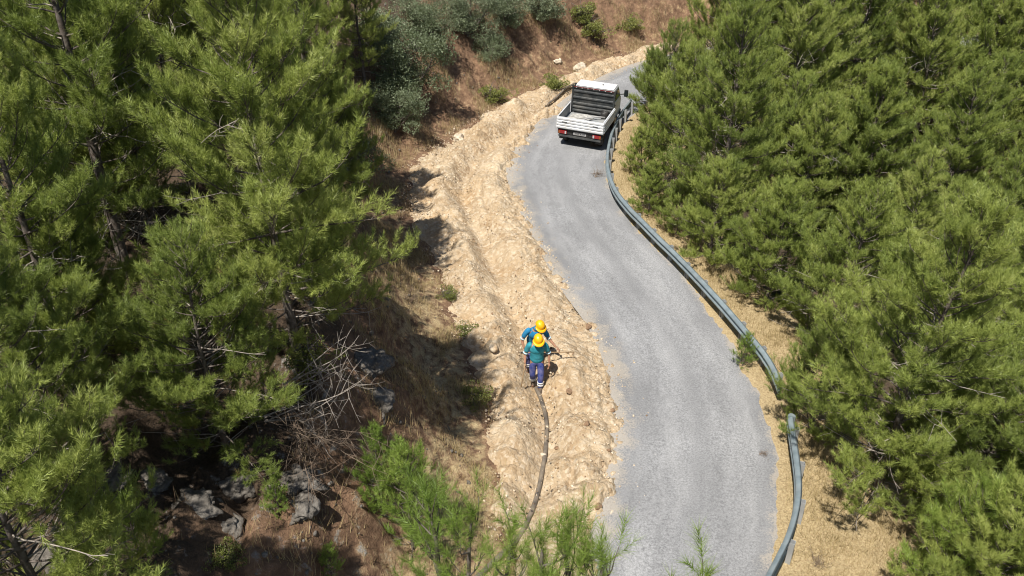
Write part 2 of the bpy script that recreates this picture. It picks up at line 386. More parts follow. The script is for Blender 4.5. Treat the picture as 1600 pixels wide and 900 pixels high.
# ------------------------------------------------------------------ ground, road, soil
def axis_lines(a, b, h, lo, hi):
    c = list(np.arange(a, b+1e-6, h)); st = h; v = b
    while v < hi: st *= 1.18; v += st; c.append(v)
    st = h; v = a
    while v > lo: st *= 1.18; v -= st; c.insert(0, v)
    return np.array(c)
def grid_mesh(name, xs, ys, zfun, mat, keep=None, attrs=None):
    X, Y = np.meshgrid(xs, ys); g = surfaces(X, Y); Z = zfun(g, X, Y)
    nx, ny = len(xs), len(ys); idx = np.arange(nx*ny).reshape(ny, nx)
    Q = np.stack([idx[:-1, :-1], idx[:-1, 1:], idx[1:, 1:], idx[1:, :-1]], -1).reshape(-1, 4)
    V = np.column_stack([X.ravel(), Y.ravel(), Z.ravel()])
    A = {k: f(g, X, Y).ravel() for k, f in (attrs or {}).items()}
    if keep is not None:
        kq = keep(g, X, Y).ravel()[Q].all(1); Q = Q[kq]; used = np.unique(Q); re = np.full(len(V), -1); re[used] = np.arange(len(used))
        V = V[used]; Q = re[Q]; A = {k: v[used] for k, v in A.items()}
    return mesh_np(name, V, quads=Q, mat=mat, smooth_shade=True, attrs=A)

def straw_mask(g, X, Y):
    l = smooth(-.2, .2, g['dp'])*smooth(4.2, 1.2, g['dp']+g['n1'])*(.52-.22*smooth(28, 40, g['t']))
    r = smooth(-.3, .0, g['e'])*smooth(2.2, .6, g['drop'])*1.15
    return np.where(g['s'] < 0, l, r)
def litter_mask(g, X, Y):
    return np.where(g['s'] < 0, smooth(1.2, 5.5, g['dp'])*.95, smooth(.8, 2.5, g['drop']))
def rock_mask(g, X, Y):
    return np.where(g['s'] < 0, smooth(.8, 2., g['dp'])*smooth(6.5, 4.5, g['dp'])*(.22+.28*smooth(16, 12, Y)), 0)
xs = axis_lines(-20, 26, .15, -320, 320); ys = axis_lines(4, 62, .17, -120, 500)
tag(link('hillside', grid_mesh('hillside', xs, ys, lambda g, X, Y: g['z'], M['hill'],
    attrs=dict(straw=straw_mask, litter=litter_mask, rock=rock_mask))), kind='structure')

# road sheet
n_across = 15
V, Q, dustA, acr, alo = [], [], [], [], []
tang = np.gradient(RP, axis=0); tang /= np.linalg.norm(tang, axis=1)[:, None]; nrm = np.column_stack([tang[:, 1], -tang[:, 0]])
for i in range(len(RP)):
    for j in range(n_across):
        u = -1+2*j/(n_across-1); off = u*(RW[i]+.35)
        p = RP[i]+nrm[i]*off
        V.append((p[0], p[1], -.03*off)); acr.append(off); alo.append(RT[i]); dustA.append(float(max(0, .95-(off+RW[i]+.1)/.75)+max(0, .75-(RW[i]+.1-off)/.5)))
for i in range(len(RP)-1):
    for j in range(n_across-1): a = i*n_across+j; Q.append((a, a+1, a+n_across+1, a+n_across))
tag(link('road', mesh_np('road', V, quads=Q, mat=M['road'], smooth_shade=True, attrs=dict(dust=dustA, across=acr, along=alo))), kind='structure')

xs = np.arange(-6.5, 14, .045); ys = np.arange(4.5, 48, .05)
tag(link('excavated_soil', grid_mesh('excavated_soil', xs, ys, lambda g, X, Y: g['soil'], M['dirt'],
    keep=lambda g, X, Y: (g['d'] > -.75) & (g['dp'] < .8) & (g['s'] < 0))), kind='structure')

# ------------------------------------------------------------------ vegetation builders
def unit(v): return v/np.maximum(np.linalg.norm(v, axis=-1, keepdims=True), 1e-9)
def frames(dirs, roll):
    z = unit(dirs); ref = np.where(np.abs(z[:, 2:3]) < .9, np.array([[0, 0, 1.]]), np.array([[1., 0, 0]]))
    x = unit(np.cross(ref, z)); y = np.cross(z, x); c, s = np.cos(roll)[:, None], np.sin(roll)[:, None]
    return np.stack([x*c+y*s, -x*s+y*c, z], 2)       # columns = axes
def needle_template(rs, n, spread, nl, w):
    """one shoot of unit length: n thin needles leaving the axis in a brush"""
    u = rs.uniform(.0, 1, n); az = rs.uniform(0, 2*np.pi, n)
    ang = np.radians(spread*(1.15-.65*u)+rs.normal(0, 9, n)); ln = nl*rs.uniform(.75, 1.15, n)
    b = np.column_stack([0*u, 0*u, u]); d = np.column_stack([np.sin(ang)*np.cos(az), np.sin(ang)*np.sin(az), np.cos(ang)])
    sd = unit(np.cross(d, unit(rs.normal(size=(n, 3)))))*w/2
    v = np.stack([b-sd, b+sd, b+d*ln[:, None]], 1).reshape(-1, 3)
    return v
def stamp(templates, rs, pos, dirs, scale, tint):
    """copies of random templates at pos; returns verts, tris, tint"""
    Vs, Ts = [], []; pick = rs.integers(0, len(templates), len(pos)); F = frames(dirs, rs.uniform(0, 2*np.pi, len(pos)))
    for k, tv in enumerate(templates):
        m = pick == k
        if not m.any(): continue
        v = np.einsum('nij,vj->nvi', F[m], tv)*scale[m][:, None, None]+pos[m][:, None, :]
        Vs.append(v.reshape(-1, 3)); Ts.append(np.repeat(tint[m], len(tv)))
    V = np.concatenate(Vs); return V, np.arange(len(V)).reshape(-1, 3), np.concatenate(Ts)
class Tubes:
    def __init__(s): s.V = []; s.Q = []; s.n = 0
    def add(s, pts, r0, r1, sides=5):
        pts = np.asarray(pts); m = len(pts); d = unit(np.gradient(pts, axis=0)); ref = np.array([.3, .2, .93]) if abs(d[0] @ np.array([.3, .2, .93])) < .9 else np.array([1., 0, 0])
        a = unit(np.cross(d, ref)); b = np.cross(d, a); t = np.arange(sides)*2*np.pi/sides
        r = np.linspace(r0, r1, m)[:, None, None]
        v = pts[:, None]+(a[:, None]*np.cos(t)[None, :, None]+b[:, None]*np.sin(t)[None, :, None])*r
        i = np.arange(m*sides).reshape(m, sides)+s.n; j = np.roll(i, -1, 1)
        s.Q.append(np.stack([i[:-1], j[:-1], j[1:], i[1:]], -1).reshape(-1, 4)); s.V.append(v.reshape(-1, 3)); s.n += m*sides
    def mesh(s, name, mat): return mesh_np(name, np.concatenate(s.V), quads=np.concatenate(s.Q), mat=mat, smooth_shade=True)

def curve_pts(rs, p0, d0, L, n, up=0.0, wob=.06):
    pts = [np.array(p0, float)]; d = np.array(d0, float)
    for i in range(n):
        d = unit(d+np.array([0, 0, up/n])+rs.normal(0, wob, 3)); pts.append(pts[-1]+d*L/n)
    return np.array(pts)

def pine_meshes(name, seed, H, Rc, base=.2, whorl=.42, limbs=5, needle_w=.0075, n_needles=34, shoot=.20, dens=1.0, mat='needles', young=False, dead_low=True, lean=.02, sparse=1.0):
    rs = np.random.default_rng(seed); tb = Tubes(); P_, D_, S_, T_ = [], [], [], []
    tr = curve_pts(rs, (0, 0, -.3), (rs.normal(0, lean), rs.normal(0, lean), 1), H+.3, 14, .2, .025)
    rt = H*.0125+.015; tb.add(tr, rt, .012, 8)
    hz = tr[:, 2]
    def trunk(h): return np.array([np.interp(h, hz, tr[:, 0]), np.interp(h, hz, tr[:, 1]), h])
    h = base*H; whorls = []
    while h < H-.12: whorls.append(h); h += whorl*rs.uniform(.7, 1.3)*(1-.35*h/H)
    for hh in whorls:
        rel = (hh-base*H)/(H-base*H)
        prof = (1-rel)**.72*(.62+.38*min(1, rel*3.2))
        az0 = rs.uniform(0, 6.28)
        nl = max(3, int(round(limbs*rs.uniform(.7, 1.2))))
        side = .75+.35*math.sin(az0)
        for k in range(nl):
            if rs.random() > sparse: continue
            az = az0+2*np.pi*k/nl+rs.normal(0, .25)
            L = Rc*prof*rs.uniform(.55, 1.15)*(1.0 if not young else .9)+.18
            el = np.radians(-4+48*rel+rs.normal(0, 7)+(10 if young else 0))
            d = np.array([math.cos(az)*math.cos(el), math.sin(az)*math.cos(el), math.sin(el)])
            n = 7; pts = curve_pts(rs, trunk(hh), d, L, n, .55, .07)
            tb.add(pts, .008+.008*L, .005, 5)
            tl = rs.uniform(.2, .9)
            # side twigs
            ns = max(3, int(L*5.6*dens)); us = np.sort(rs.uniform(.25, 1, ns)); us[-1] = 1.0
            for j, u in enumerate(us):
                q = u*n; i0 = min(int(q), n-1); p = pts[i0]+(pts[i0+1]-pts[i0])*(q-i0); dd = unit(pts[i0+1]-pts[i0])
                sgn = 1 if j % 2 else -1
                a = np.radians(rs.uniform(28, 62))*sgn*(0 if u == 1 else 1); ca, sa = math.cos(a), math.sin(a)
                td = unit(np.array([dd[0]*ca-dd[1]*sa, dd[0]*sa+dd[1]*ca, dd[2]+rs.uniform(.05, .55)]))
                tlen = (.16+L*.30*(1-.65*u))*rs.uniform(.7, 1.3)
                tp = curve_pts(rs, p, td, tlen, 3, .5, .1); tb.add(tp, .006, .003, 3)
                m = max(2, int(tlen/.12*dens*1.25))
                for v in np.linspace(.3 if tlen > .3 else .55, 1, m):
                    q2 = v*3; i2 = min(int(q2), 2); pp = tp[i2]+(tp[i2+1]-tp[i2])*(q2-i2); d2 = unit(tp[i2+1]-tp[i2])
                    sd = unit(d2*(1.0 if v > .95 else .75)+rs.normal(0, .38, 3)+np.array([0, 0, .42]))
                    P_.append(pp); D_.append(sd); S_.append(shoot*rs.uniform(.7, 1.25)); T_.append(np.clip(.55*tl+rs.uniform(.0, .42)+.12*rel, .02, 1) if rs.random() > .012 else 0.0)
    # leader
    top = trunk(H)
    for k in range(6): P_.append(top+np.array([0, 0, -.07*k])); D_.append(unit(np.array([rs.normal(0, .25), rs.normal(0, .25), 1]))); S_.append(shoot); T_.append(.7)
    db = Tubes()
    if dead_low:
        for k in range(int(H*2.6)):
            hh = rs.uniform(.06, .72)*H; az = rs.uniform(0, 6.28)
            pts = curve_pts(rs, trunk(hh), (math.cos(az), math.sin(az), rs.uniform(-.3, .3)), Rc*rs.uniform(.4, .95)*(1-.5*hh/H), 6, .15, .16); db.add(pts, .016, .005, 4)
            for u in (2, 3, 4, 5):
                db.add(curve_pts(rs, pts[u], unit(pts[u]-pts[u-1]+rs.normal(0, .6, 3)), .4*rs.uniform(.5, 1.3), 3, 0, .2), .007, .003, 3)
    tpl = [needle_template(rs, n_needles, 48, .62, needle_w/shoot) for _ in range(5)]
    V, T, tint = stamp(tpl, rs, np.array(P_), np.array(D_), np.array(S_), np.array(T_))
    print(name, 'shoots', len(P_), 'tris', len(T))
    return tb.mesh(name+'_trunk', M['bark']), mesh_np(name+'_crown', V, tris=T, mat=M[mat], attrs=dict(tint=tint)), (db.mesh(name+'_dead', M['dead']) if db.n else None)

def put_tree(kind, loc, rz, sc, label, group=None, name='pine_tree', cat='tree', tilt=(0, 0)):
    tr, cr, db = PINES[kind]
    r = empty(name, (float(loc[0]), float(loc[1]), float(loc[2])-.05), rz, label, cat, group); r.scale = (sc, sc, sc); r.rotation_euler = (tilt[0], tilt[1], rz)
    link('trunk', tr, r); link('crown', cr, r)
    if db: link('dead_branches', db, r)['kind'] = 'stuff'
    return r

PINES = {
 'a': pine_meshes('pine_a', 11, 8.5, 3.0, .10, dens=1.5),
 'b': pine_meshes('pine_b', 12, 9.5, 2.7, .18, dens=1.5),
 'c': pine_meshes('pine_c', 13, 7.0, 2.9, .08, dens=1.5),
 'd': pine_meshes('pine_d', 14, 9.0, 2.6, .25, limbs=5, dens=1.5),
 'low': pine_meshes('pine_low', 15, 4.4, 2.3, .05, whorl=.32, dens=1.6, dead_low=False),
 'young': pine_meshes('pine_young', 16, 3.0, 1.15, .04, whorl=.3, dens=1.25, mat='needles_young', young=True, dead_low=False, n_needles=44, needle_w=.006),
 'slim': pine_meshes('pine_slim', 17, 6.0, .30, .50, whorl=.42, limbs=3, dens=.34, mat='needles_young', young=True, dead_low=False, n_needles=70, needle_w=.003, shoot=.20, sparse=.75),
}
PINE_H = dict(a=8.5, b=9.5, c=7.0, d=9.0, low=4.4, young=3.0, slim=6.0)
G_L, G_R = 'pines on the slope left of the road', 'pines beyond the guardrail right of the road'
trees = [
 # left slope: kind, crown centre in the photo, height, label
 ('a', 415, 262, 7.0, 'broad bright pine left of the pale trench, its branches reaching nearest to it', G_L),
 ('c', 318, 540, 4.2, 'low rounded pine above the dead branches, below the bare grey bush', G_L),
 ('b', 15, 325, 6.3, 'tall pine at the left edge, beside the dark gap with the bare grey bush', G_L),
 ('a', 10, 590, 5.0, 'pine at the left edge, halfway down, half in shade', G_L),
 ('c', 30, 820, 4.6, 'pine in the lower left corner beside the shaded rocks', G_L),
 ('b', 90, 60, 8.0, 'pine in the top left corner of the slope', G_L),
 ('d', 250, 70, 7.0, 'pine at the top, behind the bare grey bush gap', G_L),
 ('a', 380, 40, 8.0, 'pine at the top left, directly behind the broad bright pine', G_L),
 ('b', 465, 40, 7.0, 'yellowish pine at the top, just left of the grey green oak', G_L),
 ('c', 520, 205, 4.4, 'pine with a low branch reaching over the bank, below the grey green oak', G_L),
 ('d', 150, -60, 8.5, 'pine crown cut by the top edge above the left slope, farthest left', G_L),
 ('a', 320, -90, 8.5, 'pine crown cut by the top edge above the broad bright pine', G_L),
 ('d', 430, -90, 8.0, 'pine crown cut by the top edge, left of the oak', G_L),
 ('b', 560, 20, 5.5, 'yellow green pine at the top, right beside the largest grey oak', G_L),
 ('b', 190, 150, 5.4, 'shaded pine above the dark hollow on the left slope', G_L),
 ('low', 110, 235, 3.2, 'low dark pine inside the hollow, left of the bare grey bush', G_L),
 ('low', 60, 140, 3.4, 'low pine under the top left corner pine', G_L),
 ('low', 100, 455, 3.0, 'low pine between the left edge pines and the rounded pine', G_L),
 ('low', 455, 345, 3.0, 'low pine boughs under the right flank of the broad bright pine', G_L),
 # right slope
 ('c', 1060, 185, 5.4, 'bushy pine closest to the white truck, right of the guardrail bend', G_R),
 ('low', 1020, 126, 2.6, 'low pine at the road bend beyond the truck', G_R),
 ('low', 1003, 235, 1.9, 'low pine touching the guardrail right behind the truck', G_R),
 ('low', 1018, 292, 1.8, 'low pine at the tightest point of the guardrail bend', G_R),
 ('low', 1062, 322, 1.9, 'low pine beside the dry grass just below the guardrail bend', G_R),
 ('c', 1052, 118, 4.6, 'pine hiding the road bend just beyond the truck', G_R),
 ('b', 1150, 190, 8.0, 'tall pine right of the truck, second row behind the guardrail', G_R),
 ('a', 1120, 60, 7.5, 'pine at the top, left end of the right hand wood', G_R),
 ('d', 1250, 110, 8.5, 'upright pine with visible trunk near the top, mid right', G_R),
 ('a', 1345, 250, 8.0, 'broad pine in the middle of the right hand wood', G_R),
 ('d', 1490, 240, 8.8, 'tall pine with a long bare grey trunk, upper right', G_R),
 ('b', 1420, 90, 8.5, 'pine in the upper right, left of the bare trunked pine', G_R),
 ('a', 1575, 110, 8.5, 'pine in the upper right corner', G_R),
 ('c', 1575, 370, 7.0, 'pine at the right edge below the bare trunked pine', G_R),
 ('low', 1120, 330, 3.2, 'low pine hugging the guardrail bend below the truck', G_R),
 ('low', 1215, 380, 3.6, 'low dark pine on the dip right of the dry grass strip', G_R),
 ('c', 1330, 420, 5.0, 'pine with drooping boughs above the dry grass verge', G_R),
 ('a', 1440, 560, 7.0, 'large bright pine whose boughs reach over the guardrail gap', G_R),
 ('b', 1590, 560, 7.5, 'pine at the right edge, halfway down', G_R),
 ('c', 1540, 700, 4.6, 'pine in the lower right, behind the dry grass', G_R),
 ('low', 1285, 590, 2.8, 'low pine spreading across the guardrail gap', G_R),
 ('a', 1630, 760, 5.5, 'pine at the right edge above the lower corner', G_R),
 ('b', 1190, 20, 8.5, 'pine crown cut by the top edge, left of the upright one', G_R),
 ('a', 1320, -20, 8.0, 'pine crown cut by the top edge, mid right', G_R),
 ('d', 1470, -30, 8.5, 'pine crown cut by the top edge, upper right', G_R),
 ('c', 1600, 10, 8.5, 'pine crown cut by the top right corner', G_R),
 ('d', 1250, 260, 6.5, 'shaded pine between the low guardrail pines and the broad middle pine', G_R),
 ('b', 1420, 380, 6.5, 'pine standing just left of the bare trunk, mid right', G_R),
 ('a', 1540, 480, 6.0, 'pine between the large bright pine and the right edge', G_R),
 ('low', 1425, 672, 2.4, 'low pine on the slope just behind the branch shadow', G_R),
 ('low', 1560, 880, 3.4, 'dark low pine in the lower right corner', G_R),
 ('young', 1500, 850, 3.0, 'bright yellow green young pine in the lower right, beside the dry grass', 'young pines'),
 ('young', 640, 780, 2.4, 'bushy young pine behind the pale stemmed one at the bottom', 'young pines'),
 ('young', 590, 740, 1.6, 'small young pine beside the dead branches at the bottom', 'young pines'),
 ('young', 515, 880, .7, 'tiny young pine at the bottom edge on shaded ground', 'young pines'),
 ('young', 1165, 545, 1.0, 'small young pine growing through the guardrail at the verge', 'young pines'),
 ('young', 205, 830, 1.3, 'dark young pine in shade among the grey rocks', 'young pines'),
 ('young', 430, 780, .8, 'small bright seedling pine beside the pale grey boulder', 'young pines'),
]
rt_ = random.Random(5)
for k, px, py, hh, lab, grp in trees:
    p = hit(px, py, .55*hh)
    put_tree(k, p, rt_.uniform(0, 6.28), hh/PINE_H[k], lab, grp, name='young_pine' if k == 'young' else 'pine_tree')
# pines standing outside the picture whose shade falls into it
for i, (x, y, k, sc) in enumerate([(-12.5, 4.5, 'a', .9), (-9.5, 1.5, 'c', .8), (-15, 8, 'b', .9), (-17, 13, 'd', .9), (-19, 19, 'a', 1), (-6.5, 2.0, 'c', .62)]):
    put_tree(k, (x, y, ground(x, y)), i*1.3, sc, 'pine standing outside the picture on the left, known by its shade', 'pines outside the picture')
# the close wood on the right, where one crown is like the next
wood = [(13.0,34.5,'b',.95),(15.5,37.0,'a',1.0),(18.5,35.5,'d',1.0),(21.5,37.5,'a',1.05),(25,36,'b',1.0),(28.5,38,'a',1.0),(11.0,30.0,'c',.95),(14.5,31.0,'a',.95),(18,31,'b',.95),(21.5,32,'c',1.05),
        (25,31,'d',1.0),(29,33,'a',1.05),(16,26.5,'c',1.0),(24,27,'b',.9),(19.5,23,'a',.9),(13.0,20.0,'c',.8),(16.5,18.5,'a',.8),
        (14,48,'b',.9),(18,49,'a',.9),(22.5,50,'d',.95),(27,50,'a',1),(31.5,50,'b',1),(36,49,'a',1),(20,54,'b',1),(26,55,'a',1),(33,55,'d',1),(40,52,'b',1),(32,42,'b',1.05),(37,40,'a',1.05),(11.8,38.4,'a',.9),(14.5,40.4,'c',1.1),(17.8,41.2,'a',.95),(21.5,41.5,'b',.9),(25.5,41.5,'a',.95)]
def photo_px(p):
    d = np.array(p)-np.array([0, 0, CAM_H]); f_ = np.array([0, math.cos(PITCH), -math.sin(PITCH)]); u_ = np.array([0, math.sin(PITCH), math.cos(PITCH)])
    k = FPX/(d @ f_); return 800+k*d[0], 450-k*(d @ u_)
ORD = ['first', 'second', 'third', 'fourth', 'fifth', 'sixth', 'seventh', 'eighth', 'ninth', 'tenth', 'eleventh', 'twelfth', 'thirteenth', 'fourteenth', 'fifteenth', 'sixteenth', 'seventeenth', 'eighteenth', 'nineteenth', 'twentieth', 'twenty first', 'twenty second', 'twenty third', 'twenty fourth']
ROWS = [(-60, 'cut by the top edge'), (0, 'touching the top edge'), (60, 'just below the top edge'), (130, 'level with the truck cab'), (230, 'level with the tailgate'), (340, 'level with the guardrail bend'), (470, 'level with mid road'), (620, 'level with the workers'), (9999, 'level with the lower guardrail')]
crowns = []
for i, (x, y, k, sc) in enumerate(wood):
    gz = ground(x, y); crowns.append((photo_px((x, y, gz+.75*sc*PINE_H[k])), i))
def row_of(py): return next(n for lim, n in ROWS if py < lim)
for i, (x, y, k, sc) in enumerate(wood):
    me_ = next(c for c, j in crowns if j == i); rw = row_of(me_[1]); nth = sorted(c[0] for c, j in crowns if row_of(c[1]) == rw).index(me_[0])
    put_tree(k, (x, y, ground(x, y)), i*2.399, sc, 'pine in right hand wood, %s, %s crown from the road' % (rw, ORD[nth]), 'pines in the close right hand wood')
wood2 = [(-14,30,'a',.95),(-18,27,'b',.95),(-11,33,'d',.85),(-16,36,'a',.95),(-21,33,'b',1),(-9,40,'a',.85),(-13,44,'b',.95),(-22,40,'a',1),(-18,46,'d',1)]
for i, (x, y, k, sc) in enumerate(wood2):
    put_tree(k, (x, y, ground(x, y)), i*2.1+1, sc, 'pine in the ranks topping the left slope, %s from the left edge' % ORD[sorted(range(len(wood2)), key=lambda j: wood2[j][0]/wood2[j][1]).index(i)], 'pines at the top of the left slope')

# ------------------------------------------------------------------ broadleaf bushes, dead brush
def bush_meshes(name, seed, H, Rc, mat, n_stem=5, leaf=.045, n_leaf=7000, clumps=40):
    rs = np.random.default_rng(seed); tb = Tubes(); tips = []
    for k in range(n_stem):
        az = rs.uniform(0, 6.28); d = unit(np.array([math.cos(az)*.55, math.sin(az)*.55, 1.0]))
        p = curve_pts(rs, (rs.normal(0, .06), rs.normal(0, .06), -.15), d, H*rs.uniform(.6, .85), 6, .1, .16); tb.add(p, .018+.012*H, .008, 5)
        for j in range(2, 7):
            for _ in range(2):
                az = rs.uniform(0, 6.28); b = curve_pts(rs, p[j], unit(np.array([math.cos(az), math.sin(az), rs.uniform(.0, .7)])), Rc*rs.uniform(.35, .75), 4, .1, .2)
                tb.add(b, .009, .003, 3); tips += [b[-1], b[3], b[2]]
    tips = np.array(tips); c = tips[rs.integers(0, len(tips), clumps)]
    sz = rs.uniform(.6, 1.3, clumps)*Rc*.26; ct = rs.uniform(0, .6, clumps)
    i = rs.integers(0, clumps, n_leaf); u = unit(rs.normal(size=(n_leaf, 3)))
    pos = c[i]+u*(sz[i]*rs.uniform(.25, 1, n_leaf)**.5)[:, None]*np.array([1.15, 1.15, .75]); pos[:, 2] = np.maximum(pos[:, 2], .03)
    q = np.array([[0, 0, 0], [.38, .1, .55], [0, 0, 1.1], [0, 0, 0], [0, 0, 1.1], [-.38, .1, .55]])
    V, T, tint = stamp([q], rs, pos, unit(u+rs.normal(0, .5, (n_leaf, 3))+np.array([0, 0, .3])), leaf*rs.uniform(.7, 1.3, n_leaf), np.clip(ct[i]+rs.uniform(0, .4, n_leaf), 0, 1))
    return tb.mesh(name+'_stem', M['bark']), mesh_np(name+'_leaves', V, tris=T, mat=M[mat], attrs=dict(tint=tint))
BUSH = {
 'oak': bush_meshes('oak', 31, 2.3, 1.25, 'oak', 6, .05, 15000, 80),
 'oak2': bush_meshes('oak2', 32, 1.5, 1.2, 'oak', 6, .05, 9000, 50),
 'shrub': bush_meshes('shrub', 33, .55, .5, 'shrub', 7, .035, 3500, 36),
 'shrub2': bush_meshes('shrub2', 34, .7, .5, 'shrub', 7, .032, 3000, 30)}
BH = dict(oak=2.3, oak2=1.5, shrub=.55, shrub2=.7)
def put_bush(kind, px, py, h, label, group, name, cat):
    st, lv = BUSH[kind]; p = hit(px, py, h*.5)
    r = empty(name, (p[0], p[1], p[2]-.03), rt_.uniform(0, 6), label, cat, group); s = h/BH[kind]; r.scale = (s, s, s)
    link('stem', st, r); link('foliage', lv, r)
G_O, G_S = 'grey green oak bushes on the bank', 'small green shrubs along the bank foot'
for a in [
 ('oak', 625, 90, 3.0, 'largest grey green oak on the bank top, upper middle left', G_O, 'oak_bush', 'bush'),
 ('oak', 612, 165, 2.2, 'grey green oak low on the bank, just under the largest one', G_O, 'oak_bush', 'bush'),
 ('oak2', 515, 185, 2.0, 'grey green oak nestled among the pines left of the bank', G_O, 'oak_bush', 'bush'),
 ('oak2', 540, 240, 1.6, 'lowest grey green oak between the pine boughs, above the bank', G_O, 'oak_bush', 'bush'),
 ('oak', 665, 25, 2.4, 'dark oak at the top edge right of the largest grey oak', G_O, 'oak_bush', 'bush'),
 ('oak', 725, 10, 2.4, 'dark oak at the top edge in the middle of the row', G_O, 'oak_bush', 'bush'),
 ('oak', 790, 0, 2.4, 'dark oak at the top edge, right end of the row', G_O, 'oak_bush', 'bush'),
 ('oak2', 845, -2, 1.8, 'dark oak cut by the top edge above the truck, beside the row', G_O, 'oak_bush', 'bush'),
 ('oak2', 590, 45, 1.8, 'grey green oak squeezed between pine and the largest oak', G_O, 'oak_bush', 'bush'),
 ('oak2', 772, 72, 1.4, 'round green bush alone on the brown bank, below the oak row', G_O, 'oak_bush', 'bush'),
 ('shrub2', 768, 140, 1.1, 'thin green bush on the bank above the trench', G_O, 'oak_bush', 'bush'),
 ('shrub', 865, 126, .8, 'brownish bush at the bank foot left of the truck cab', G_S, 'shrub', 'shrub'),
 ('shrub2', 925, 38, 1.3, 'green bush on the brown slope above the truck', G_S, 'shrub', 'shrub'),
 ('shrub2', 905, 12, 1.4, 'olive bush at the top edge above the truck', G_S, 'shrub', 'shrub'),
 ('shrub', 985, 30, .9, 'dry olive bush on the brown slope right of the green one', G_S, 'shrub', 'shrub'),
 ('shrub', 742, 612, .52, 'bright green shrub at the bank foot left of the workers\' feet', G_S, 'shrub', 'shrub'),
 ('shrub', 728, 512, .42, 'olive shrub at the bank foot left of the workers\' heads', G_S, 'shrub', 'shrub'),
 ('shrub2', 700, 456, .5, 'small green shrub at the bank foot, uppermost of three', G_S, 'shrub', 'shrub'),
 ('oak2', 1385, 490, 1.3, 'pale grey green bush in the dark gap between right hand pines', G_O, 'oak_bush', 'bush'),
 ('oak2', 1225, 440, 1.2, 'grey green bush at the foot of the low pine behind the guardrail', G_O, 'oak_bush', 'bush'),
 ('shrub2', 488, 548, .8, 'dark green bush in the shade above the dead branches', G_O, 'oak_bush', 'bush'),
 ('shrub', 350, 868, .35, 'tiny yellow green plant on shaded ground at the bottom', G_S, 'shrub', 'shrub'),
]: put_bush(*a)

def brush_mesh(name, seed, H, n=10, spread=.6, sub=6, mat='dead', th=.010):
    rs = np.random.default_rng(seed); tb = Tubes()
    for k in range(n):
        az = rs.uniform(0, 6.28); d = unit(np.array([math.cos(az)*spread, math.sin(az)*spread, 1]))
        p = curve_pts(rs, (rs.normal(0, .05), rs.normal(0, .05), -.1), d, H*rs.uniform(.5, 1.05), 7, .1, .10); tb.add(p, th, th*.25, 4)
        for j in range(2, 7):
            for _ in range(max(1, sub//5)):
                b = curve_pts(rs, p[j], unit(p[j]-p[j-1]+rs.normal(0, .06, 3)*H+rs.normal(0, .45, 3)), H*rs.uniform(.15, .4), 4, .1, .14); tb.add(b, th*.5, th*.15, 3)
                for q in (1, 2, 3): tb.add(curve_pts(rs, b[q], unit(b[q]-b[q-1]+rs.normal(0, .5, 3)), H*rs.uniform(.05, .18), 2, .05, .1), th*.3, th*.1, 3)
    return tb.mesh(name, M[mat])
def put_brush(me, px, py, label, name, cat, group=None, rz=0., tilt=(0, 0), sc=1.0, up=0.0):
    p = hit(px, py); o = link(name, me, None, (p[0], p[1], p[2]+up)); o.rotation_euler = (tilt[0], tilt[1], rz); o.scale = (sc,)*3
    return tag(o, label, cat, group)
b1 = brush_mesh('bare_bush', 41, 1.7, 9, .45, 8)
put_brush(b1, 228, 372, 'bare grey leafless bush in the dark gap on the left slope', 'bare_bush', 'bush', 'leafless bushes')
b2 = brush_mesh('bare_bush_low', 42, 1.0, 16, .8, 8, 'dead_brown', .006)
put_brush(b2, 285, 420, 'low brown leafless brush just right of the bare grey bush', 'bare_bush', 'bush', 'leafless bushes')
put_brush(b2, 200, 420, 'low brown leafless brush just left of the bare grey bush', 'bare_bush', 'bush', 'leafless bushes', 2.0)
put_brush(b2, 620, 725, 'twiggy leafless brush just above the bottom young pines', 'bare_bush', 'bush', 'leafless bushes', 1.0, sc=.8)
put_brush(b2, 745, 640, 'pale dry brush right beside the bright green shrub', 'bare_bush', 'bush', 'leafless bushes', 1.0, sc=.55)
put_brush(b2, 640, 470, 'dry brush on the middle of the bank face', 'bare_bush', 'bush', 'leafless bushes', 3.0, sc=.7)
put_brush(b2, 650, 395, 'dark dry brush on the upper bank face', 'bare_bush', 'bush', 'leafless bushes', 4.0, sc=.7)
b3 = brush_mesh('fallen_limb', 43, 2.6, 5, .28, 8, 'dead', .017)
put_brush(b3, 425, 672, 'pale dead limbs arching down over the shaded bank', 'fallen_limb', 'branch', 'dead limbs', .3, (R(8), R(78)), .85, .2)
put_brush(b3, 455, 625, 'thinner pale dead limb above the arching ones', 'fallen_limb', 'branch', 'dead limbs', 0.1, (R(-5), R(70)), .7, .3)
b4 = brush_mesh('fallen_twigs', 44, 1.7, 9, .4, 10, 'dead_brown', .009)
put_brush(b4, 475, 690, 'tangle of brown dead twigs hanging down the bank', 'fallen_limb', 'branch', 'dead limbs', -.7, (R(20), R(80)), 1.1, .2)
b5 = brush_mesh('weed', 45, .5, 12, .6, 6, 'dead_brown', .005)
W_ = 'dry weeds along the road'
put_brush(b5, 932, 276, 'fallen dry branch on the road edge behind the truck', 'dry_weed', 'weed', W_, 2.2, (R(70), 0), 1.4, .06)
put_brush(b5, 925, 229, 'dry weed at the right rear wheel of the truck', 'dry_weed', 'weed', W_, .5, (R(40), 0), 1.0)
put_brush(b5, 1118, 345, 'dry weed standing among grass near the upper guardrail', 'dry_weed', 'weed', W_, 1.)
put_brush(b5, 1275, 888, 'dry weed in the grass right of the lower guardrail', 'dry_weed', 'weed', W_, 2., sc=1.0)
put_brush(b5, 1190, 712, 'twisted dark twig shape standing in for branch shadow at road edge by lower guardrail', 'dry_weed', 'weed', W_, 1.2, (R(80), 0), .6, .03)  # dark twig added in place of the bough shadow on the road edge
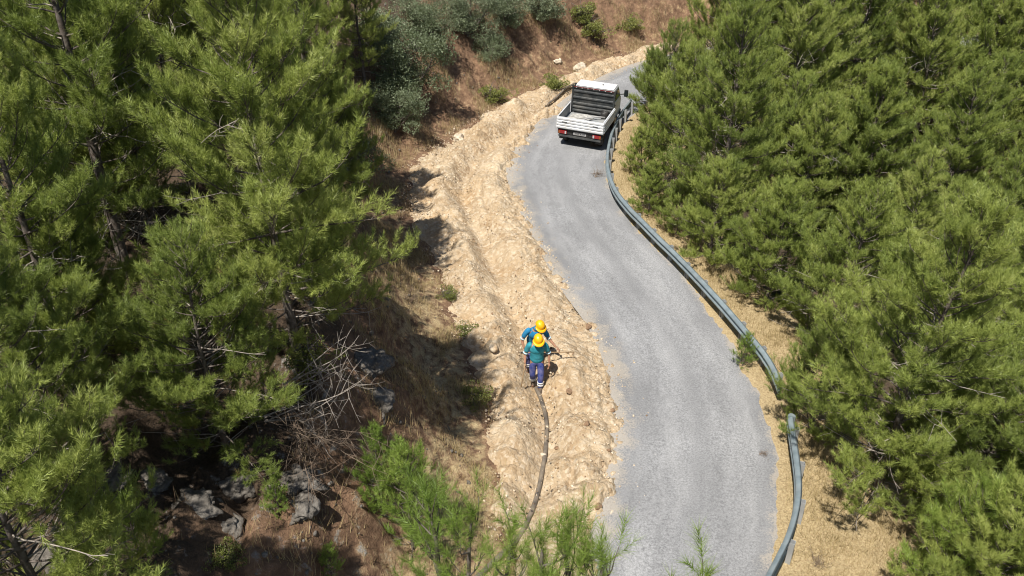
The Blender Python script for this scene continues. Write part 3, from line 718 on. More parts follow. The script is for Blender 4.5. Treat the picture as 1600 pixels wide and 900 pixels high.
put_brush(b5, 990, 350, 'dry weed on the shoulder below the guardrail bend', 'dry_weed', 'weed', W_, 2.6, (R(50), 0), .8)

# near pines whose thin tops rise into the bottom of the picture
def put_top(kind, px, py, dist, label, rz, name='young_pine', group='thin pine tops at the bottom edge'):
    d = ray(px, py); d = d/np.linalg.norm(d); p = np.array([0, 0, CAM_H])+d*dist
    me_ = PINES[kind][0]; tp_ = max((v.co for v in me_.vertices[:120]), key=lambda c: c.z); sc = 1.3
    for _ in range(3):                                       # stand the stem so that its leaning tip ends at p
        ox = sc*(tp_.x*math.cos(rz)-tp_.y*math.sin(rz)); oy = sc*(tp_.x*math.sin(rz)+tp_.y*math.cos(rz))
        gz = ground(p[0]-ox, p[1]-oy); sc = (p[2]-gz)/tp_.z
    return put_tree(kind, (p[0]-ox, p[1]-oy, gz), rz, sc, label, group, name)
put_top('slim', 672, 785, 8.4, 'thin young pine with pale bare stem and whorled twigs at the bottom', .4)
put_top('slim', 735, 808, 8.4, 'thin pine top just right of the pale stemmed young pine', 2.0)
put_top('slim', 797, 838, 8.0, 'thin pine top in front of the lower end of the pipe', 3.1)
put_top('slim', 846, 852, 7.6, 'thin pine top right of the pipe at the bottom edge', 4.0)
put_top('slim', 885, 840, 7.6, 'tallest thin pine top at the bottom, on the soil near the road edge', 5.2)
put_top('slim', 942, 880, 7.6, 'thin pine top overlapping the left road edge at the bottom', 1.2)
put_top('slim', 1092, 918, 7.4, 'single thin pine tip in the middle of the road at the bottom edge', 2.6)

# ------------------------------------------------------------------ grass and stones (uncountable)
def scatter(n, x0, x1, y0, y1, f, rs):
    x = rs.uniform(x0, x1, n); y = rs.uniform(y0, y1, n); g = surfaces(x, y); k = rs.random(n) < f(g, x, y)
    return x[k], y[k], {a: b[k] for a, b in g.items()}
rs = np.random.default_rng(77)
def grass(name, n, box, f, hgt, label, w=.010, mat='straw'):
    x, y, g = scatter(n, *box, f, rs); z = np.where((g['s'] < 0) & (g['dp'] < .8), np.maximum(g['z'], g['soil']), g['z'])
    m = len(x); az = rs.uniform(0, 6.28, m); ln = rs.uniform(.1, .8, m); h = hgt*rs.uniform(.4, 1.25, m)*(1+.5*g['n2'])
    d = np.column_stack([np.cos(az)*ln, np.sin(az)*ln, np.ones(m)]); d = unit(d)*h[:, None]
    b = np.column_stack([x, y, z-.02]); sd = np.column_stack([-np.sin(az), np.cos(az), 0*az])*w/2
    V = np.stack([b-sd, b+sd, b+d], 1).reshape(-1, 3)
    me = mesh_np(name, V, tris=np.arange(3*m).reshape(-1, 3), mat=M[mat], attrs=dict(tint=np.repeat(np.clip(rs.uniform(0, .8, m)+.25*g['n2'], 0, 1), 3)))
    print(name, m)
    tag(link(name, me), label, 'grass', kind='stuff')
grass('verge_grass', 420000, (1, 14, 8, 40), lambda g, x, y: smooth(.15, .5, g['e'])*smooth(1.8, .2, g['drop'])*(.45+.55*smooth(.55, 1.1, g['e']))*(.55+.45*np.clip(g['n2']*2+.5, 0, 1)), .20, 'dry straw grass on the verge along the guardrail')
grass('bank_grass', 700000, (-11, 10, 7, 50), lambda g, x, y: smooth(-.35, .4, g['dp'])*smooth(4.5, 2.0, g['dp'])*np.clip(g['n2']*1.6+.35+.4*g['n1'], 0, 1)*(g['s'] < 0)*(.35+.65*smooth(11, 15, y)), .26, 'dry straw grass growing on the cut bank')

grass('dry_scrub', 380000, (-12, 16, 8, 60), lambda g, x, y: (g['s'] < 0)*smooth(.5, 1.2, g['dp'])*smooth(9, 5, g['dp'])*np.clip(fbm(x+40, y, .9, 3)*2.2-.15, 0, 1)*(.5+.5*smooth(20, 34, y)), .30, 'brown dead scrub growing in patches on the cut bank', .011, 'scrub')
def ico(rs, sub, amp):
    bm = bmesh.new(); bmesh.ops.create_icosphere(bm, subdivisions=sub, radius=1)
    v = np.array([q.co[:] for q in bm.verts]); f = np.array([[q.index for q in fc.verts] for fc in bm.faces]); bm.free()
    pl = unit(rs.normal(size=(9, 3))); off = rs.uniform(.55, .95, 9)
    for n_, o_ in zip(pl, off):
        k = v @ n_; v = v-np.outer(np.clip(k-o_, 0, None), n_)
    return v*(1+rs.normal(0, amp, (len(v), 1))), f
def stones(name, x, y, z, r, mat, label, rs):
    tpls = [ico(rs, 1, .06) for _ in range(6)]; Vs, Fs = [], []; o = 0; pick = rs.integers(0, 6, len(x))
    for k, (v, f) in enumerate(tpls):
        m = np.nonzero(pick == k)[0]
        F = frames(unit(rs.normal(size=(len(m), 3))), rs.uniform(0, 6.28, len(m)))
        sq = np.array([1, .8, .62])*rs.uniform(.7, 1.2, (len(m), 3))
        vv = np.einsum('nij,nvj->nvi', F, v[None]*sq[:, None, :])*r[m][:, None, None]+np.column_stack([x, y, z])[m][:, None, :]
        Vs.append(vv.reshape(-1, 3)); Fs.append((f[None]+(np.arange(len(m))*len(v))[:, None, None]).reshape(-1, 3)+o); o += len(m)*len(v)
    me = mesh_np(name, np.concatenate(Vs), tris=np.concatenate(Fs), mat=mat)
    return tag(link(name, me), label, 'rubble', kind='stuff')
rs = np.random.default_rng(78)
x, y, g = scatter(270000, -5, 9, 8, 44, lambda g, x, y: (g['s'] < 0)*(.06*smooth(-.75, -.2, g['d'])+.94*smooth(-.15, .1, g['d']))*smooth(.5, .1, g['dp'])*.35*(1-.7*np.exp(-(g['q']/.3)**2))*np.clip(.6+1.4*g['n2'], .15, 1.4), rs)
r_ = .008+.04*rs.random(len(x))**5
stones('soil_rubble', x, y, np.maximum(g['soil'], g['road'])+r_*.2, r_, M['stone'], 'pale clods and small stones strewn over the dug soil', rs)
x, y, g = scatter(20000, -5, 9, 8, 44, lambda g, x, y: (g['s'] < 0)*(.05*smooth(-.7, -.2, g['d'])+.95*smooth(-.1, .2, g['d']))*smooth(.5, .1, g['dp'])*.5*np.clip(.35+1.6*g['n2'], .05, 1), rs)
r_ = .009+.035*rs.random(len(x))**4
stones('dark_rubble', x, y, np.maximum(g['soil'], g['road'])+r_*.15, r_, M['brown_stone'], 'small brown clods strewn over the dug soil', rs)
x, y, g = scatter(26000, -8, 8, 7, 40, lambda g, x, y: (g['s'] < 0)*smooth(.3, .8, g['dp'])*smooth(6, 3, g['dp'])*.22*np.clip(.5+g['n2'], 0, 1), rs)
r_ = .02+.09*rs.random(len(x))**4
stones('bank_rubble', x, y, g['z']+r_*.1, r_, M['rock'], 'grey stone fragments loose on the cut bank', rs)
# single rocks
def rock(px, py, r, mat, label, group, name='stone', sub=3, sq=(1, .8, .65), seed=0, sink=.3):
    q = np.random.default_rng(seed); v, f = ico(q, sub, .012); cr_ = .10 if sub < 4 else .30; v = v*(1+cr_*fbm(v[:, 0]*2+seed, v[:, 1]*2+v[:, 2]*1.7, 1.1, 4)[:, None]-cr_*.8*np.abs(noise(v[:, 0]*3.1+seed, v[:, 2]*3.3+v[:, 1]))[:, None])
    v = v*np.array(sq)*r; p = hit(px, py)
    o = link(name, mesh_np(name, v, tris=f, mat=M[mat], smooth_shade=False), None, (p[0], p[1], p[2]+r*sq[2]*(1-2*sink)*.8)); o.rotation_euler = (q.uniform(-.3, .3), q.uniform(-.3, .3), q.uniform(0, 6.28))
    tag(o, label, 'rock', group)
G_D = 'stones on the dug soil'; G_K = 'grey rocks on the shaded bank'
for i, a in enumerate([
 (919, 515, .12, 'brown_stone', 'brown clod on the soil heap at the road edge right of the workers', G_D),
 (935, 797, .10, 'brown_stone', 'dark round stone at the soil edge near the bottom of the road', G_D),
 (955, 808, .11, 'pale_stone', 'pale block at the soil edge, next to the dark round stone', G_D),
 (890, 614, .12, 'brown_stone', 'largest brown clod right of the pipe just below the workers', G_D),
 (917, 665, .08, 'brown_stone', 'upper brown stone on the soil midway down right of the pipe', G_D),
 (957, 643, .07, 'brown_stone', 'brown stone on the road edge level with the pipe bend', G_D),
 (965, 707, .07, 'brown_stone', 'lower brown stone on the road edge, one of a close pair', G_D),
 (951, 706, .07, 'brown_stone', 'left stone of the close pair at the road edge', G_D),
 (870, 702, .07, 'brown_stone', 'small brown stone close right of the pipe', G_D),
 (772, 550, .17, 'stone', 'orange tan clod left of the trench beside the workers', G_D),
 (848, 712, .10, 'pale_stone', 'flat pale stone just left of the pipe', G_D),
 (905, 108, .45, 'pale_stone', 'big pale boulder at the bank foot above the truck', G_D),
 (873, 100, .25, 'pale_stone', 'smaller pale boulder left of the big one above the truck', G_D),
 (718, 219, .32, 'pale_stone', 'pale rock at the bank foot where the trench bends', G_D),
]): rock(*a[:5], a[5], seed=100+i, sub=4 if a[2] > .2 else 3, sink=.42 if a[2] > .2 else .3)
for i, a in enumerate([
 (165, 765, .4, 'rock', 'tan rounded boulder on the shaded bank near the lower left pine', G_K),
 (240, 760, .36, 'rock', 'grey ledge rock in the middle of the shaded outcrop', G_K),
 (130, 790, .4, 'rock', 'pale grey rock half hidden behind the lower left pine', G_K),
 (310, 795, .35, 'rock', 'small light rock in a sun fleck on the shaded bank', G_K),
 (375, 760, .36, 'rock', 'grey rock face left of the bright seedling pine', G_K),
 (470, 755, .38, 'rock', 'white flecked grey rock below the dead branches', G_K),
 (470, 790, .3, 'rock', 'lower grey rock under the white flecked one', G_K),
 (360, 825, .3, 'rock', 'small pale rock near the bottom of the shaded bank', G_K),
 (80, 880, .36, 'rock', 'pale rock at the bottom left under the pine', G_K),
 (570, 570, .55, 'rock', 'grey rock slab on the bank beside the dry grass', G_K),
 (590, 625, .5, 'rock', 'lower grey rock slab on the bank beside the dry grass', G_K),
 (650, 75, .5, 'rock', 'grey rock poking from the brown bank beside the oak', G_K),
]): rock(*a[:5], a[5], seed=200+i, sq=(1, .85, .6), sink=.62, sub=4)

# ------------------------------------------------------------------ guardrail
M['zinc'] = simple('galvanised_steel', (.25, .31, .335), .42, .35, var=.22, scale=5, spec=.5, dirt=(.25, .2, .15), dirt_amt=.25)
M['zinc_post'] = simple('galvanised_post', (.42, .44, .45), .55, .35, var=.2, scale=4, dirt=(.25, .18, .12), dirt_amt=.35)
RAIL_Z = .60
W_PROF = [(u*1.35-.01, h*.85) for u, h in [(-.02, .155), (.012, .150), (.060, .118), (.070, .085), (.060, .052), (.006, .018), (-.004, 0.0), (.006, -.018), (.060, -.052), (.070, -.085), (.060, -.118), (.012, -.150), (-.02, -.155)]]
def guardrail(pts_px, label, end_cap=None, extra=None):
    p = np.array([at(*q, RAIL_Z)[:2] for q in pts_px])
    if extra is not None: p = np.vstack([p, extra])
    p = catmull(p, 14); L = np.concatenate([[0], np.cumsum(np.linalg.norm(np.diff(p, axis=0), axis=1))])
    m = int(L[-1]/.12); ls = np.linspace(0, L[-1], m); c = np.column_stack([np.interp(ls, L, p[:, 0]), np.interp(ls, L, p[:, 1])])
    k = np.ones(9)/9; cp = np.vstack([c[:1]]*4+[c]+[c[-1:]]*4); c = np.column_stack([np.convolve(cp[:, 0], k, 'valid'), np.convolve(cp[:, 1], k, 'valid')])
    gz = ground(c[:, 0], c[:, 1]); gz = np.convolve(np.concatenate([[gz[0]]*10, gz, [gz[-1]]*10]), np.ones(21)/21, 'valid')
    tg = unit(np.gradient(c, axis=0)); nr = np.column_stack([tg[:, 1], -tg[:, 0]])
    s_, _, _ = road_coords(c[:, 0]+nr[:, 0]*.1, c[:, 1]+nr[:, 1]*.1); s0, _, _ = road_coords(c[:, 0], c[:, 1])
    if np.mean(s_-s0) > 0: nr = -nr                        # nr points to the road
    root = empty('guardrail', (c[m//2][0], c[m//2][1], gz[m//2]), 0, label, 'guardrail', 'steel guardrails along the right road edge')
    o = np.array(root.location)
    sec = 32
    for a in range(0, m-1, sec):
        b = min(a+sec+1, m); V, Q = [], []; n = len(W_PROF)
        lap = .004*((a//sec) % 2)
        for i in range(a, b):
            for side in (0, 1):
                for (u, h) in W_PROF:
                    uu = u+lap-side*.004
                    V.append((c[i][0]+nr[i][0]*uu-o[0], c[i][1]+nr[i][1]*uu-o[1], gz[i]+RAIL_Z+h-.15-o[2]))
        for i in range(b-a-1):
            for j in range(n-1):
                q = i*2*n+j; Q.append((q, q+1, q+1+2*n, q+2*n)); q += n; Q.append((q+1, q, q+2*n, q+1+2*n))
            for j in (0, n-1): q = i*2*n+j; Q.append((q, q+n, q+3*n, q+2*n))
        beam = link('rail_beam', mesh_np('rail_beam', V, quads=Q, mat=M['zinc'], smooth_shade=False), root)
        for h in (-.068, .068):
            bl = MB(); x_, y_ = c[a]+nr[a]*(.075+lap); bl.tube([(x_-o[0], y_-o[1], gz[a]+RAIL_Z+h-.15-o[2]), (x_+nr[a][0]*.012-o[0], y_+nr[a][1]*.012-o[1], gz[a]+RAIL_Z+h-.15-o[2])], .014, 6)
            bl.build('bolt', M['zinc_post'], beam)
    step = int(1.08/.12)
    pm = MB()                                                # sigma post, local x = toward road
    pm.prism([(-.05, -.055), (.05, -.055), (.05, -.048), (-.043, -.048), (-.043, .048), (.05, .048), (.05, .055), (-.05, .055)], -.45, .585, 'z')
    pm.box(.0505, .075, -.04, .04, .38, .56)
    post0 = None
    for i in range(4, m, step):
        x_, y_ = c[i]-nr[i]*.085
        lo = (x_-o[0], y_-o[1], gz[i]-.02-o[2]); rz = math.atan2(nr[i][1], nr[i][0])
        if post0 is None: post = post0 = pm.build('post', M['zinc_post'], root)
        else: post = link('post', post0.data, root)
        post.location = lo; post.rotation_euler = (random.uniform(-.03, .03), random.uniform(-.03, .03), rz)
    if end_cap is not None:
        i = end_cap; a = math.atan2(tg[i][1], tg[i][0])
        e = MB(); pr = []
        for k2 in range(13): t_ = -math.pi/2+math.pi*k2/12; pr.append((.10*math.cos(t_)*(-1 if i == 0 else 1), .085*math.sin(t_)-.0))
        poly = [(c[i][0]-o[0]+nr[i][0]*v+tg[i][0]*u, c[i][1]-o[1]+nr[i][1]*v+tg[i][1]*u) for u, v in pr]
        e.prism(poly, gz[i]+RAIL_Z-.305-o[2], gz[i]+RAIL_Z+.006-o[2], 'z'); e.build('end_cap', M['zinc'], root)
    return root
guardrail([(990,150),(972,172),(963,190),(955,213),(950,250),(960,285),(985,320),(1022,357),(1063,396),(1103,440),(1142,483),(1182,530),(1207,562),(1226,605)], 'long curving steel guardrail on posts from the truck down to the pine boughs')
guardrail([(1237,642),(1244,690),(1251,740),(1251,775),(1241,820),(1222,865),(1200,905)], 'short lower steel guardrail with rounded end, bottom right of the road', 0, np.array([[3.2, 7.6], [1.9, 5.2]]))

# ------------------------------------------------------------------ pipe in the trench
M['pipe'] = simple('grey_pipe', (.115, .10, .085), .55, 0, var=.3, scale=3, spec=.4, dirt=(.42, .33, .22), dirt_amt=.45)
def pipe(pts_px, r, label, name='water_pipe', lift=0., zs=None):
    p = np.array([at(*q)[:2] for q in pts_px])
    p = catmull(p, 16); z = ground(p[:, 0], p[:, 1]); k = np.ones(13)/13
    zz = np.convolve(np.concatenate([[z[0]]*6, z, [z[-1]]*6]), k, 'valid'); z = np.maximum(zz, z-.02)+r*.8+lift
    for _ in range(2): z = np.convolve(np.concatenate([[z[0]]*3, z, [z[-1]]*3]), np.ones(7)/7, 'valid')
    tb = Tubes(); tb.add(np.column_stack([p, z]), r, r, 10)
    return tag(link(name, tb.mesh(name, M['pipe'])), label, 'pipe')
pipe([(838,598),(846,617),(854,650),(853,690),(849,720),(842,756),(832,790),(818,822),(800,852),(768,892),(730,935)], .052, 'long dark grey pipe winding along the trench from the workers to the bottom')
pipe([(853,166),(863,158),(874,150),(886,142),(897,136)], .05, 'dark pipe end sticking out beside the truck cab on the soil', lift=.10)

# ------------------------------------------------------------------ truck
M['paint'] = simple('white_paint', (.78, .79, .80), .32, 0, var=.03, scale=2, spec=.5, dirt=(.42, .36, .28), dirt_amt=.5)
M['alu'] = simple('pale_panel', (.66, .68, .70), .38, .15, var=.06, scale=3, spec=.5, dirt=(.36, .31, .24), dirt_amt=.55)
M['alu_in'] = simple('worn_bed_panel', (.26, .28, .29), .6, .1, var=.25, scale=5, dirt=(.4, .34, .26), dirt_amt=.4)
M['black'] = simple('black_plastic', (.018, .019, .02), .5, 0, var=.3, scale=4, dirt=(.12, .1, .08), dirt_amt=.3)
M['frame'] = simple('dark_frame', (.035, .04, .042), .45, .2, var=.3, scale=4, dirt=(.25, .22, .18), dirt_amt=.3)
M['slat'] = simple('dark_slat', (.06, .066, .07), .4, .3, var=.3, scale=4, spec=.6, dirt=(.3, .27, .22), dirt_amt=.3)
M['rubber'] = simple('tyre_rubber', (.022, .021, .02), .85, 0, var=.3, scale=9, dirt=(.2, .16, .11), dirt_amt=.5)
M['rim'] = simple('steel_rim', (.4, .4, .4), .45, .6, var=.15, scale=6, dirt=(.2, .16, .12), dirt_amt=.4)
M['red'] = simple('red_lamp', (.24, .014, .014), .2, 0, var=.1, scale=8, spec=.6)
M['amber'] = simple('amber_lamp', (.25, .07, .012), .25, 0, var=.1, scale=8, spec=.6)
M['clear'] = simple('clear_lamp', (.45, .45, .45), .15, 0, var=.05, scale=8, spec=.6)
M['plate'] = simple('white_plate', (.38, .38, .38), .4, 0, var=.05, scale=20, spec=.4, dirt=(.3, .26, .2), dirt_amt=.5)
M['ink'] = simple('plate_ink', (.02, .02, .025), .6, 0, var=.1)
t = NT('tinted_glass'); t.color((.02, .026, .028)).set(Roughness=.06); t.b.inputs['Specular IOR Level'].default_value = .7; M['glass'] = t.m
HEAD = R(-20)                                               # heading 20 degrees right of straight ahead
tc = np.array([2.62, 30.75])                                # tailgate centre on the ground
truck = empty('pickup_truck', (tc[0], tc[1], -.03*0), HEAD, 'small white flatbed truck with black headboard parked on the road', 'truck')
s_, _, _ = road_coords(np.array([tc[0]]), np.array([tc[1]])); truck.location.z = -.03*float(s_[0]); truck.rotation_euler = (0, R(1.7), HEAD)
# local frame: +y forward, x right, tail at y=0
BW, FZ, RZ, BL = .95, .80, 1.22, 1.75
MB().box(-.36, -.28, .05, 4.0, .50, .62).box(.28, .36, .05, 4.0, .50, .62).box(-.28, .28, .3, .38, .51, .61).box(-.28, .28, 1.7, 1.78, .51, .61).build('chassis_frame', M['black'], truck, .008)
MB().box(-BW+.03, BW-.03, .03, BL, FZ-.06, FZ).build('bed_floor', M['alu_in'], truck, .004)
def ribbed(x0, x1, y0, y1, name, mat, parent, normal):
    """drop side panel: horizontal ribbed boards"""
    nb = 4; h = (RZ-FZ+.02)/nb; p = empty_mesh = None
    m = MB()
    for k in range(nb):
        z0 = FZ-.02+k*h; m.box(x0, x1, y0, y1, z0+.012, z0+h-.008)
    return m
tg_ = MB().box(-BW, BW, -.012, .022, FZ-.03, RZ).build('tailgate', M['alu'], truck, .004)
for k in range(4):
    z0 = FZ-.022+k*.1155; MB().prism([(-.013, z0), (-.040, z0+.018), (-.040, z0+.078), (-.013, z0+.096)], -BW+.012, BW-.012, 'x').build('rib', M['alu'], tg_, .003)
for sx in (-.62, .62): MB().box(sx-.10, sx+.10, -.049, -.041, FZ+.235, FZ+.27).build('latch_recess', M['slat'], tg_, .003)
for sx in (-1, 1):
    x0, x1 = sorted((sx*BW, sx*(BW-.03)))
    sp_ = MB().box(x0, x1, .028, BL, FZ-.03, RZ).build('side_panel', M['alu'], truck, .004)
    for k in range(4):
        z0 = FZ-.022+k*.1155; a, b = sx*(BW+.001), sx*(BW+.024)
        MB().prism([(a, z0), (b, z0+.018), (b, z0+.078), (a, z0+.096)], .05, BL-.02, 'y').build('rib', M['alu'], sp_, .003)
    xi = sx*(BW-.0315); MB().box(min(xi, xi-sx*.006), max(xi, xi-sx*.006), .035, BL-.04, FZ+.004, RZ-.03).build('inner_lining', M['alu_in'], sp_)
    MB().box(min(sx*BW*.995, sx*(BW-.05)), max(sx*BW*.995, sx*(BW-.05)), .03, BL, RZ+.002, RZ+.022).build('top_rail', M['alu'], sp_, .004)
MB().box(-BW, BW, -.014, .024, RZ+.002, RZ+.02).build('top_rail', M['alu'], tg_, .004)
# headboard: dark frame with slats and a mesh window
HB = BL+.02; HT = 1.90
hb = MB().box(-.90, -.83, HB, HB+.06, FZ-.03, HT).box(.83, .90, HB, HB+.06, FZ-.03, HT).box(-.83, .83, HB+.004, HB+.056, HT-.07, HT-.002).build('headboard', M['frame'], truck, .006)
MB().box(-.829, .829, HB+.034, HB+.046, FZ, HT-.072).build('back_sheet', M['frame'], hb)
for z0 in (FZ+.05, FZ+.20, FZ+.36, FZ+.60, FZ+.86): MB().prism([(HB+.033, z0), (HB-.004, z0+.02), (HB-.004, z0+.075), (HB+.033, z0+.095)], -.828, .828, 'x').build('slat', M['slat'], hb, .004)
for k in range(7): x0 = -.72+k*.24; MB().box(x0-.022, x0+.022, HB-.012, HB+.003, HT-.052, HT-.022).build('marker_lamp', M['clear' if k != 3 else 'plate'], hb, .004)
MB().box(-.82, .82, HB-.006, HB+.0035, HT-.02, HT-.006).build('red_strip', M['red'], hb)
# cab
cab = MB().prism([(BL+.12, .62), (BL+.12, 1.80), (BL+.20, 1.88), (BL+.85, 1.88), (BL+1.0, 1.82), (BL+1.52, 1.28), (BL+1.66, 1.16), (BL+1.70, .52), (BL+1.45, .45), (BL+.3, .5)], -.80, .80, 'x').build('cab', M['paint'], truck, .045, True)
MB().prism([(BL+.20, 1.884), (BL+.84, 1.884), (BL+.93, 1.855), (BL+.90, 1.91), (BL+.8, 1.93), (BL+.25, 1.93), (BL+.16, 1.90)], -.78, .78, 'x').build('roof', M['paint'], cab, .02, True)
MB().prism([(BL+1.03, 1.79), (BL+1.485, 1.32), (BL+1.50, 1.34), (BL+1.045, 1.81)], -.70, .70, 'x').build('windscreen', M['glass'], cab)
MB().tube([(.25, BL+.5, 1.925), (.25, BL+.5, 1.98)], [.03, .02], 10).build('antenna_base', M['black'], cab)
for sx in (-1, 1):
    dr = MB().prism([(BL+.28, .66), (BL+.28, 1.30), (BL+1.44, 1.30), (BL+1.38, .66)], sx*.805, sx*.822, 'x').build('door', M['paint'], truck, .006)
    MB().prism([(BL+.32, 1.33), (BL+.34, 1.74), (BL+.96, 1.74), (BL+1.34, 1.33)], sx*.803, sx*.812, 'x').build('window', M['glass'], dr)
    MB().box(min(sx*.823, sx*.845), max(sx*.823, sx*.845), BL+.36, BL+.50, 1.16, 1.19).build('handle', M['black'], dr, .004)
    mi = MB().prism([(BL+1.28, 1.30), (BL+1.28, 1.60), (BL+1.36, 1.58), (BL+1.38, 1.32)], sx*.98, sx*1.14, 'x').build('mirror', M['black'], truck, .02)
    MB().tube([(sx*.80, BL+1.32, 1.36), (sx*.99, BL+1.33, 1.40)], .022, 8).build('arm', M['black'], mi)
    MB().box(min(sx*.995, sx*1.125), max(sx*.995, sx*1.125), BL+1.273, BL+1.279, 1.34, 1.57).build('mirror_glass', M['glass'], mi)
    MB().prism([(BL+1.69, .78), (BL+1.69, .98), (BL+1.72, .96), (BL+1.72, .80)], sx*.50, sx*.74, 'x').build('headlight', M['clear'], truck, .01)
MB().box(-.82, .82, BL+1.62, BL+1.78, .38, .60).build('front_bumper', M['black'], truck, .03)
MB().box(-.55, .55, BL+1.68, BL+1.715, .82, .94).build('grille', M['black'], truck, .006)
# rear: bumper bar, lamps, plate, mudguards
MB().box(-.86, .86, .02, .09, .42, .50).build('rear_bumper', M['slat'], truck, .01)
MB().box(-.90, .90, .06, .12, .52, .74).build('light_bar', M['black'], truck, .008)
for sx in (-1, 1):
    tl = MB().box(min(sx*.52, sx*.86), max(sx*.52, sx*.86), .012, .058, .55, .68).build('tail_light', M['red'], truck, .008)
    MB().box(min(sx*.80, sx*.86), max(sx*.80, sx*.86), .006, .0115, .56, .67).build('indicator', M['amber'], tl)
    MB().box(min(sx*.54, sx*.60), max(sx*.54, sx*.60), .006, .0115, .56, .67).build('reversing_lamp', M['clear'], tl)
    MB().box(min(sx*.60, sx*.90), max(sx*.60, sx*.90), .30, .32, .22, .60).build('mudflap', M['black'], truck)
    MB().box(min(sx*.55, sx*.93), max(sx*.55, sx*.93), .34, 1.12, .70, .725).build('mudguard', M['black'], truck, .006)
pl = MB().box(-.26, .26, .050, .058, .56, .67).build('number_plate', M['plate'], truck)
mk = MB()
for k, x0 in enumerate((-.20, -.155, -.09, -.045, .02, .08, .125, .17)): mk.box(x0, x0+.028, .046, .0495, .585, .645)
mk.build('plate_marks', M['ink'], pl)
MB().tube([(-.45, .7, .34), (.45, .7, .34)], .05, 10).lathe([(0, -.14), (.13, -.10), (.15, 0), (.13, .10), (0, .14)], 'x', 12, (0, .7, .34)).build('rear_axle', M['black'], truck)
for sx, yy in ((-1, .72), (1, .72), (-1, BL+1.05), (1, BL+1.05)):
    rw = .31; w = empty('wheel', (sx*.70, yy, rw)); w.parent = truck
    prof = [(.17, -.085), (.25, -.095), (.295, -.09), (.312, -.06), (.314, 0), (.312, .06), (.295, .09), (.25, .095), (.17, .085)]
    MB().lathe(prof, 'x', 28).build('tyre', M['rubber'], w, 0, True)
    MB().lathe([(0, sx*.03), (.06, sx*.05), (.10, sx*.035), (.15, sx*.06), (.172, sx*.08), (.172, -sx*.08)], 'x', 20).build('rim', M['rim'], w, 0, True)
# load in the bed
def in_bed(o):
    o.matrix_world = Matrix.Translation(truck.location) @ Euler((0, R(1.7), HEAD)).to_matrix().to_4x4(); return o
q = MB()
q.tube([(-.30, .25, FZ+.06), (-.2, .6, FZ+.10), (0, 1.0, FZ+.13), (.32, 1.35, FZ+.12), (.62, 1.5, FZ+.08)], .035, 8)
tag(in_bed(q.build('pale_hose', M['plate'], None, 0, True)), 'pale curved hose lying in the truck bed', 'hose')
q = MB(); q.lathe([(0, 0), (.13, 0), (.16, .28), (.155, .28), (.128, .02), (0, .02)], 'z', 16, (.55, 1.62, FZ+.004))
tag(in_bed(q.build('bucket', M['black'], None, 0, True)), 'small black bucket at the front right of the truck bed', 'bucket')
q = MB(); q.prism([(-.75, 1.55), (-.15, 1.70), (.2, 1.45), (.05, 1.0), (-.45, .75), (-.8, 1.0)], FZ+.004, FZ+.03, 'z').prism([(-.6, 1.5), (-.2, 1.55), (-.05, 1.3), (-.35, 1.05), (-.65, 1.2)], FZ+.032, FZ+.07, 'z')
tag(in_bed(q.build('folded_tarp', simple('grey_tarp', (.38, .37, .34), .8, var=.35, scale=7), None, .01)), 'crumpled grey tarpaulin on the truck bed floor', 'tarpaulin')

# ------------------------------------------------------------------ two workers
M['skin'] = simple('skin', (.36, .19, .12), .55, var=.12, scale=14)
M['hair'] = simple('dark_hair', (.02, .015, .012), .7, var=.3, scale=40)
M['shirt_teal'] = simple('teal_polo', (.010, .23, .30), .85, var=.28, scale=9, dirt=(.2, .3, .3), dirt_amt=.25)
M['shirt_blue'] = simple('blue_polo', (.006, .18, .37), .85, var=.28, scale=9, dirt=(.15, .25, .3), dirt_amt=.25)
M['trim'] = simple('pale_trim', (.45, .60, .66), .8, var=.1, scale=12)
M['navy'] = simple('navy_trousers', (.03, .055, .24), .88, var=.3, scale=10, dirt=(.36, .29, .21), dirt_amt=.4)
M['band'] = simple('reflective_band', (.62, .64, .66), .4, var=.06, scale=12)
M['boot'] = simple('dusty_boot', (.10, .075, .055), .85, var=.4, scale=14)
M['helmet'] = simple('yellow_helmet', (.86, .42, .008), .35, var=.05, scale=8, spec=.5)
M['handle'] = simple('wooden_handle', (.30, .20, .11), .7, var=.3, scale=9)
M['iron'] = simple('worn_iron', (.10, .09, .085), .5, .6, var=.4, scale=12)
M['glove'] = simple('black_glove', (.02, .02, .022), .8, var=.3, scale=20)

def evaluated(o):
    dg = bpy.context.evaluated_depsgraph_get(); dg.update()
    return bpy.data.meshes.new_from_object(o.evaluated_get(dg))
def skin_grow(chains, sub=2):
    """chains: list of [(x,y,z,r), ...]; the first vertex of a chain may be an index into the vertices laid so far"""
    V, E, Rr = [], [], []
    for ch in chains:
        prev = None
        for q in ch:
            if isinstance(q, int): prev = q; continue
            V.append(q[:3]); Rr.append(q[3:]); i = len(V)-1
            if prev is not None: E.append((prev, i))
            prev = i
    me = bpy.data.meshes.new('tmp'); me.from_pydata(V, E, []); o = bpy.data.objects.new('tmp', me); COL.objects.link(o)
    o.modifiers.new('s', 'SKIN').use_smooth_shade = True
    lay = me.skin_vertices[0].data if me.skin_vertices else None
    if lay is None:
        bpy.context.view_layer.objects.active = o; bpy.ops.mesh.customdata_skin_add(); lay = me.skin_vertices[0].data
    for i, r in enumerate(Rr): lay[i].radius = (r[0], r[1] if len(r) > 1 else r[0]); lay[i].use_root = (i == 0)
    sb = o.modifiers.new('b', 'SUBSURF'); sb.levels = sb.render_levels = sub
    r = evaluated(o); bpy.data.objects.remove(o); return r
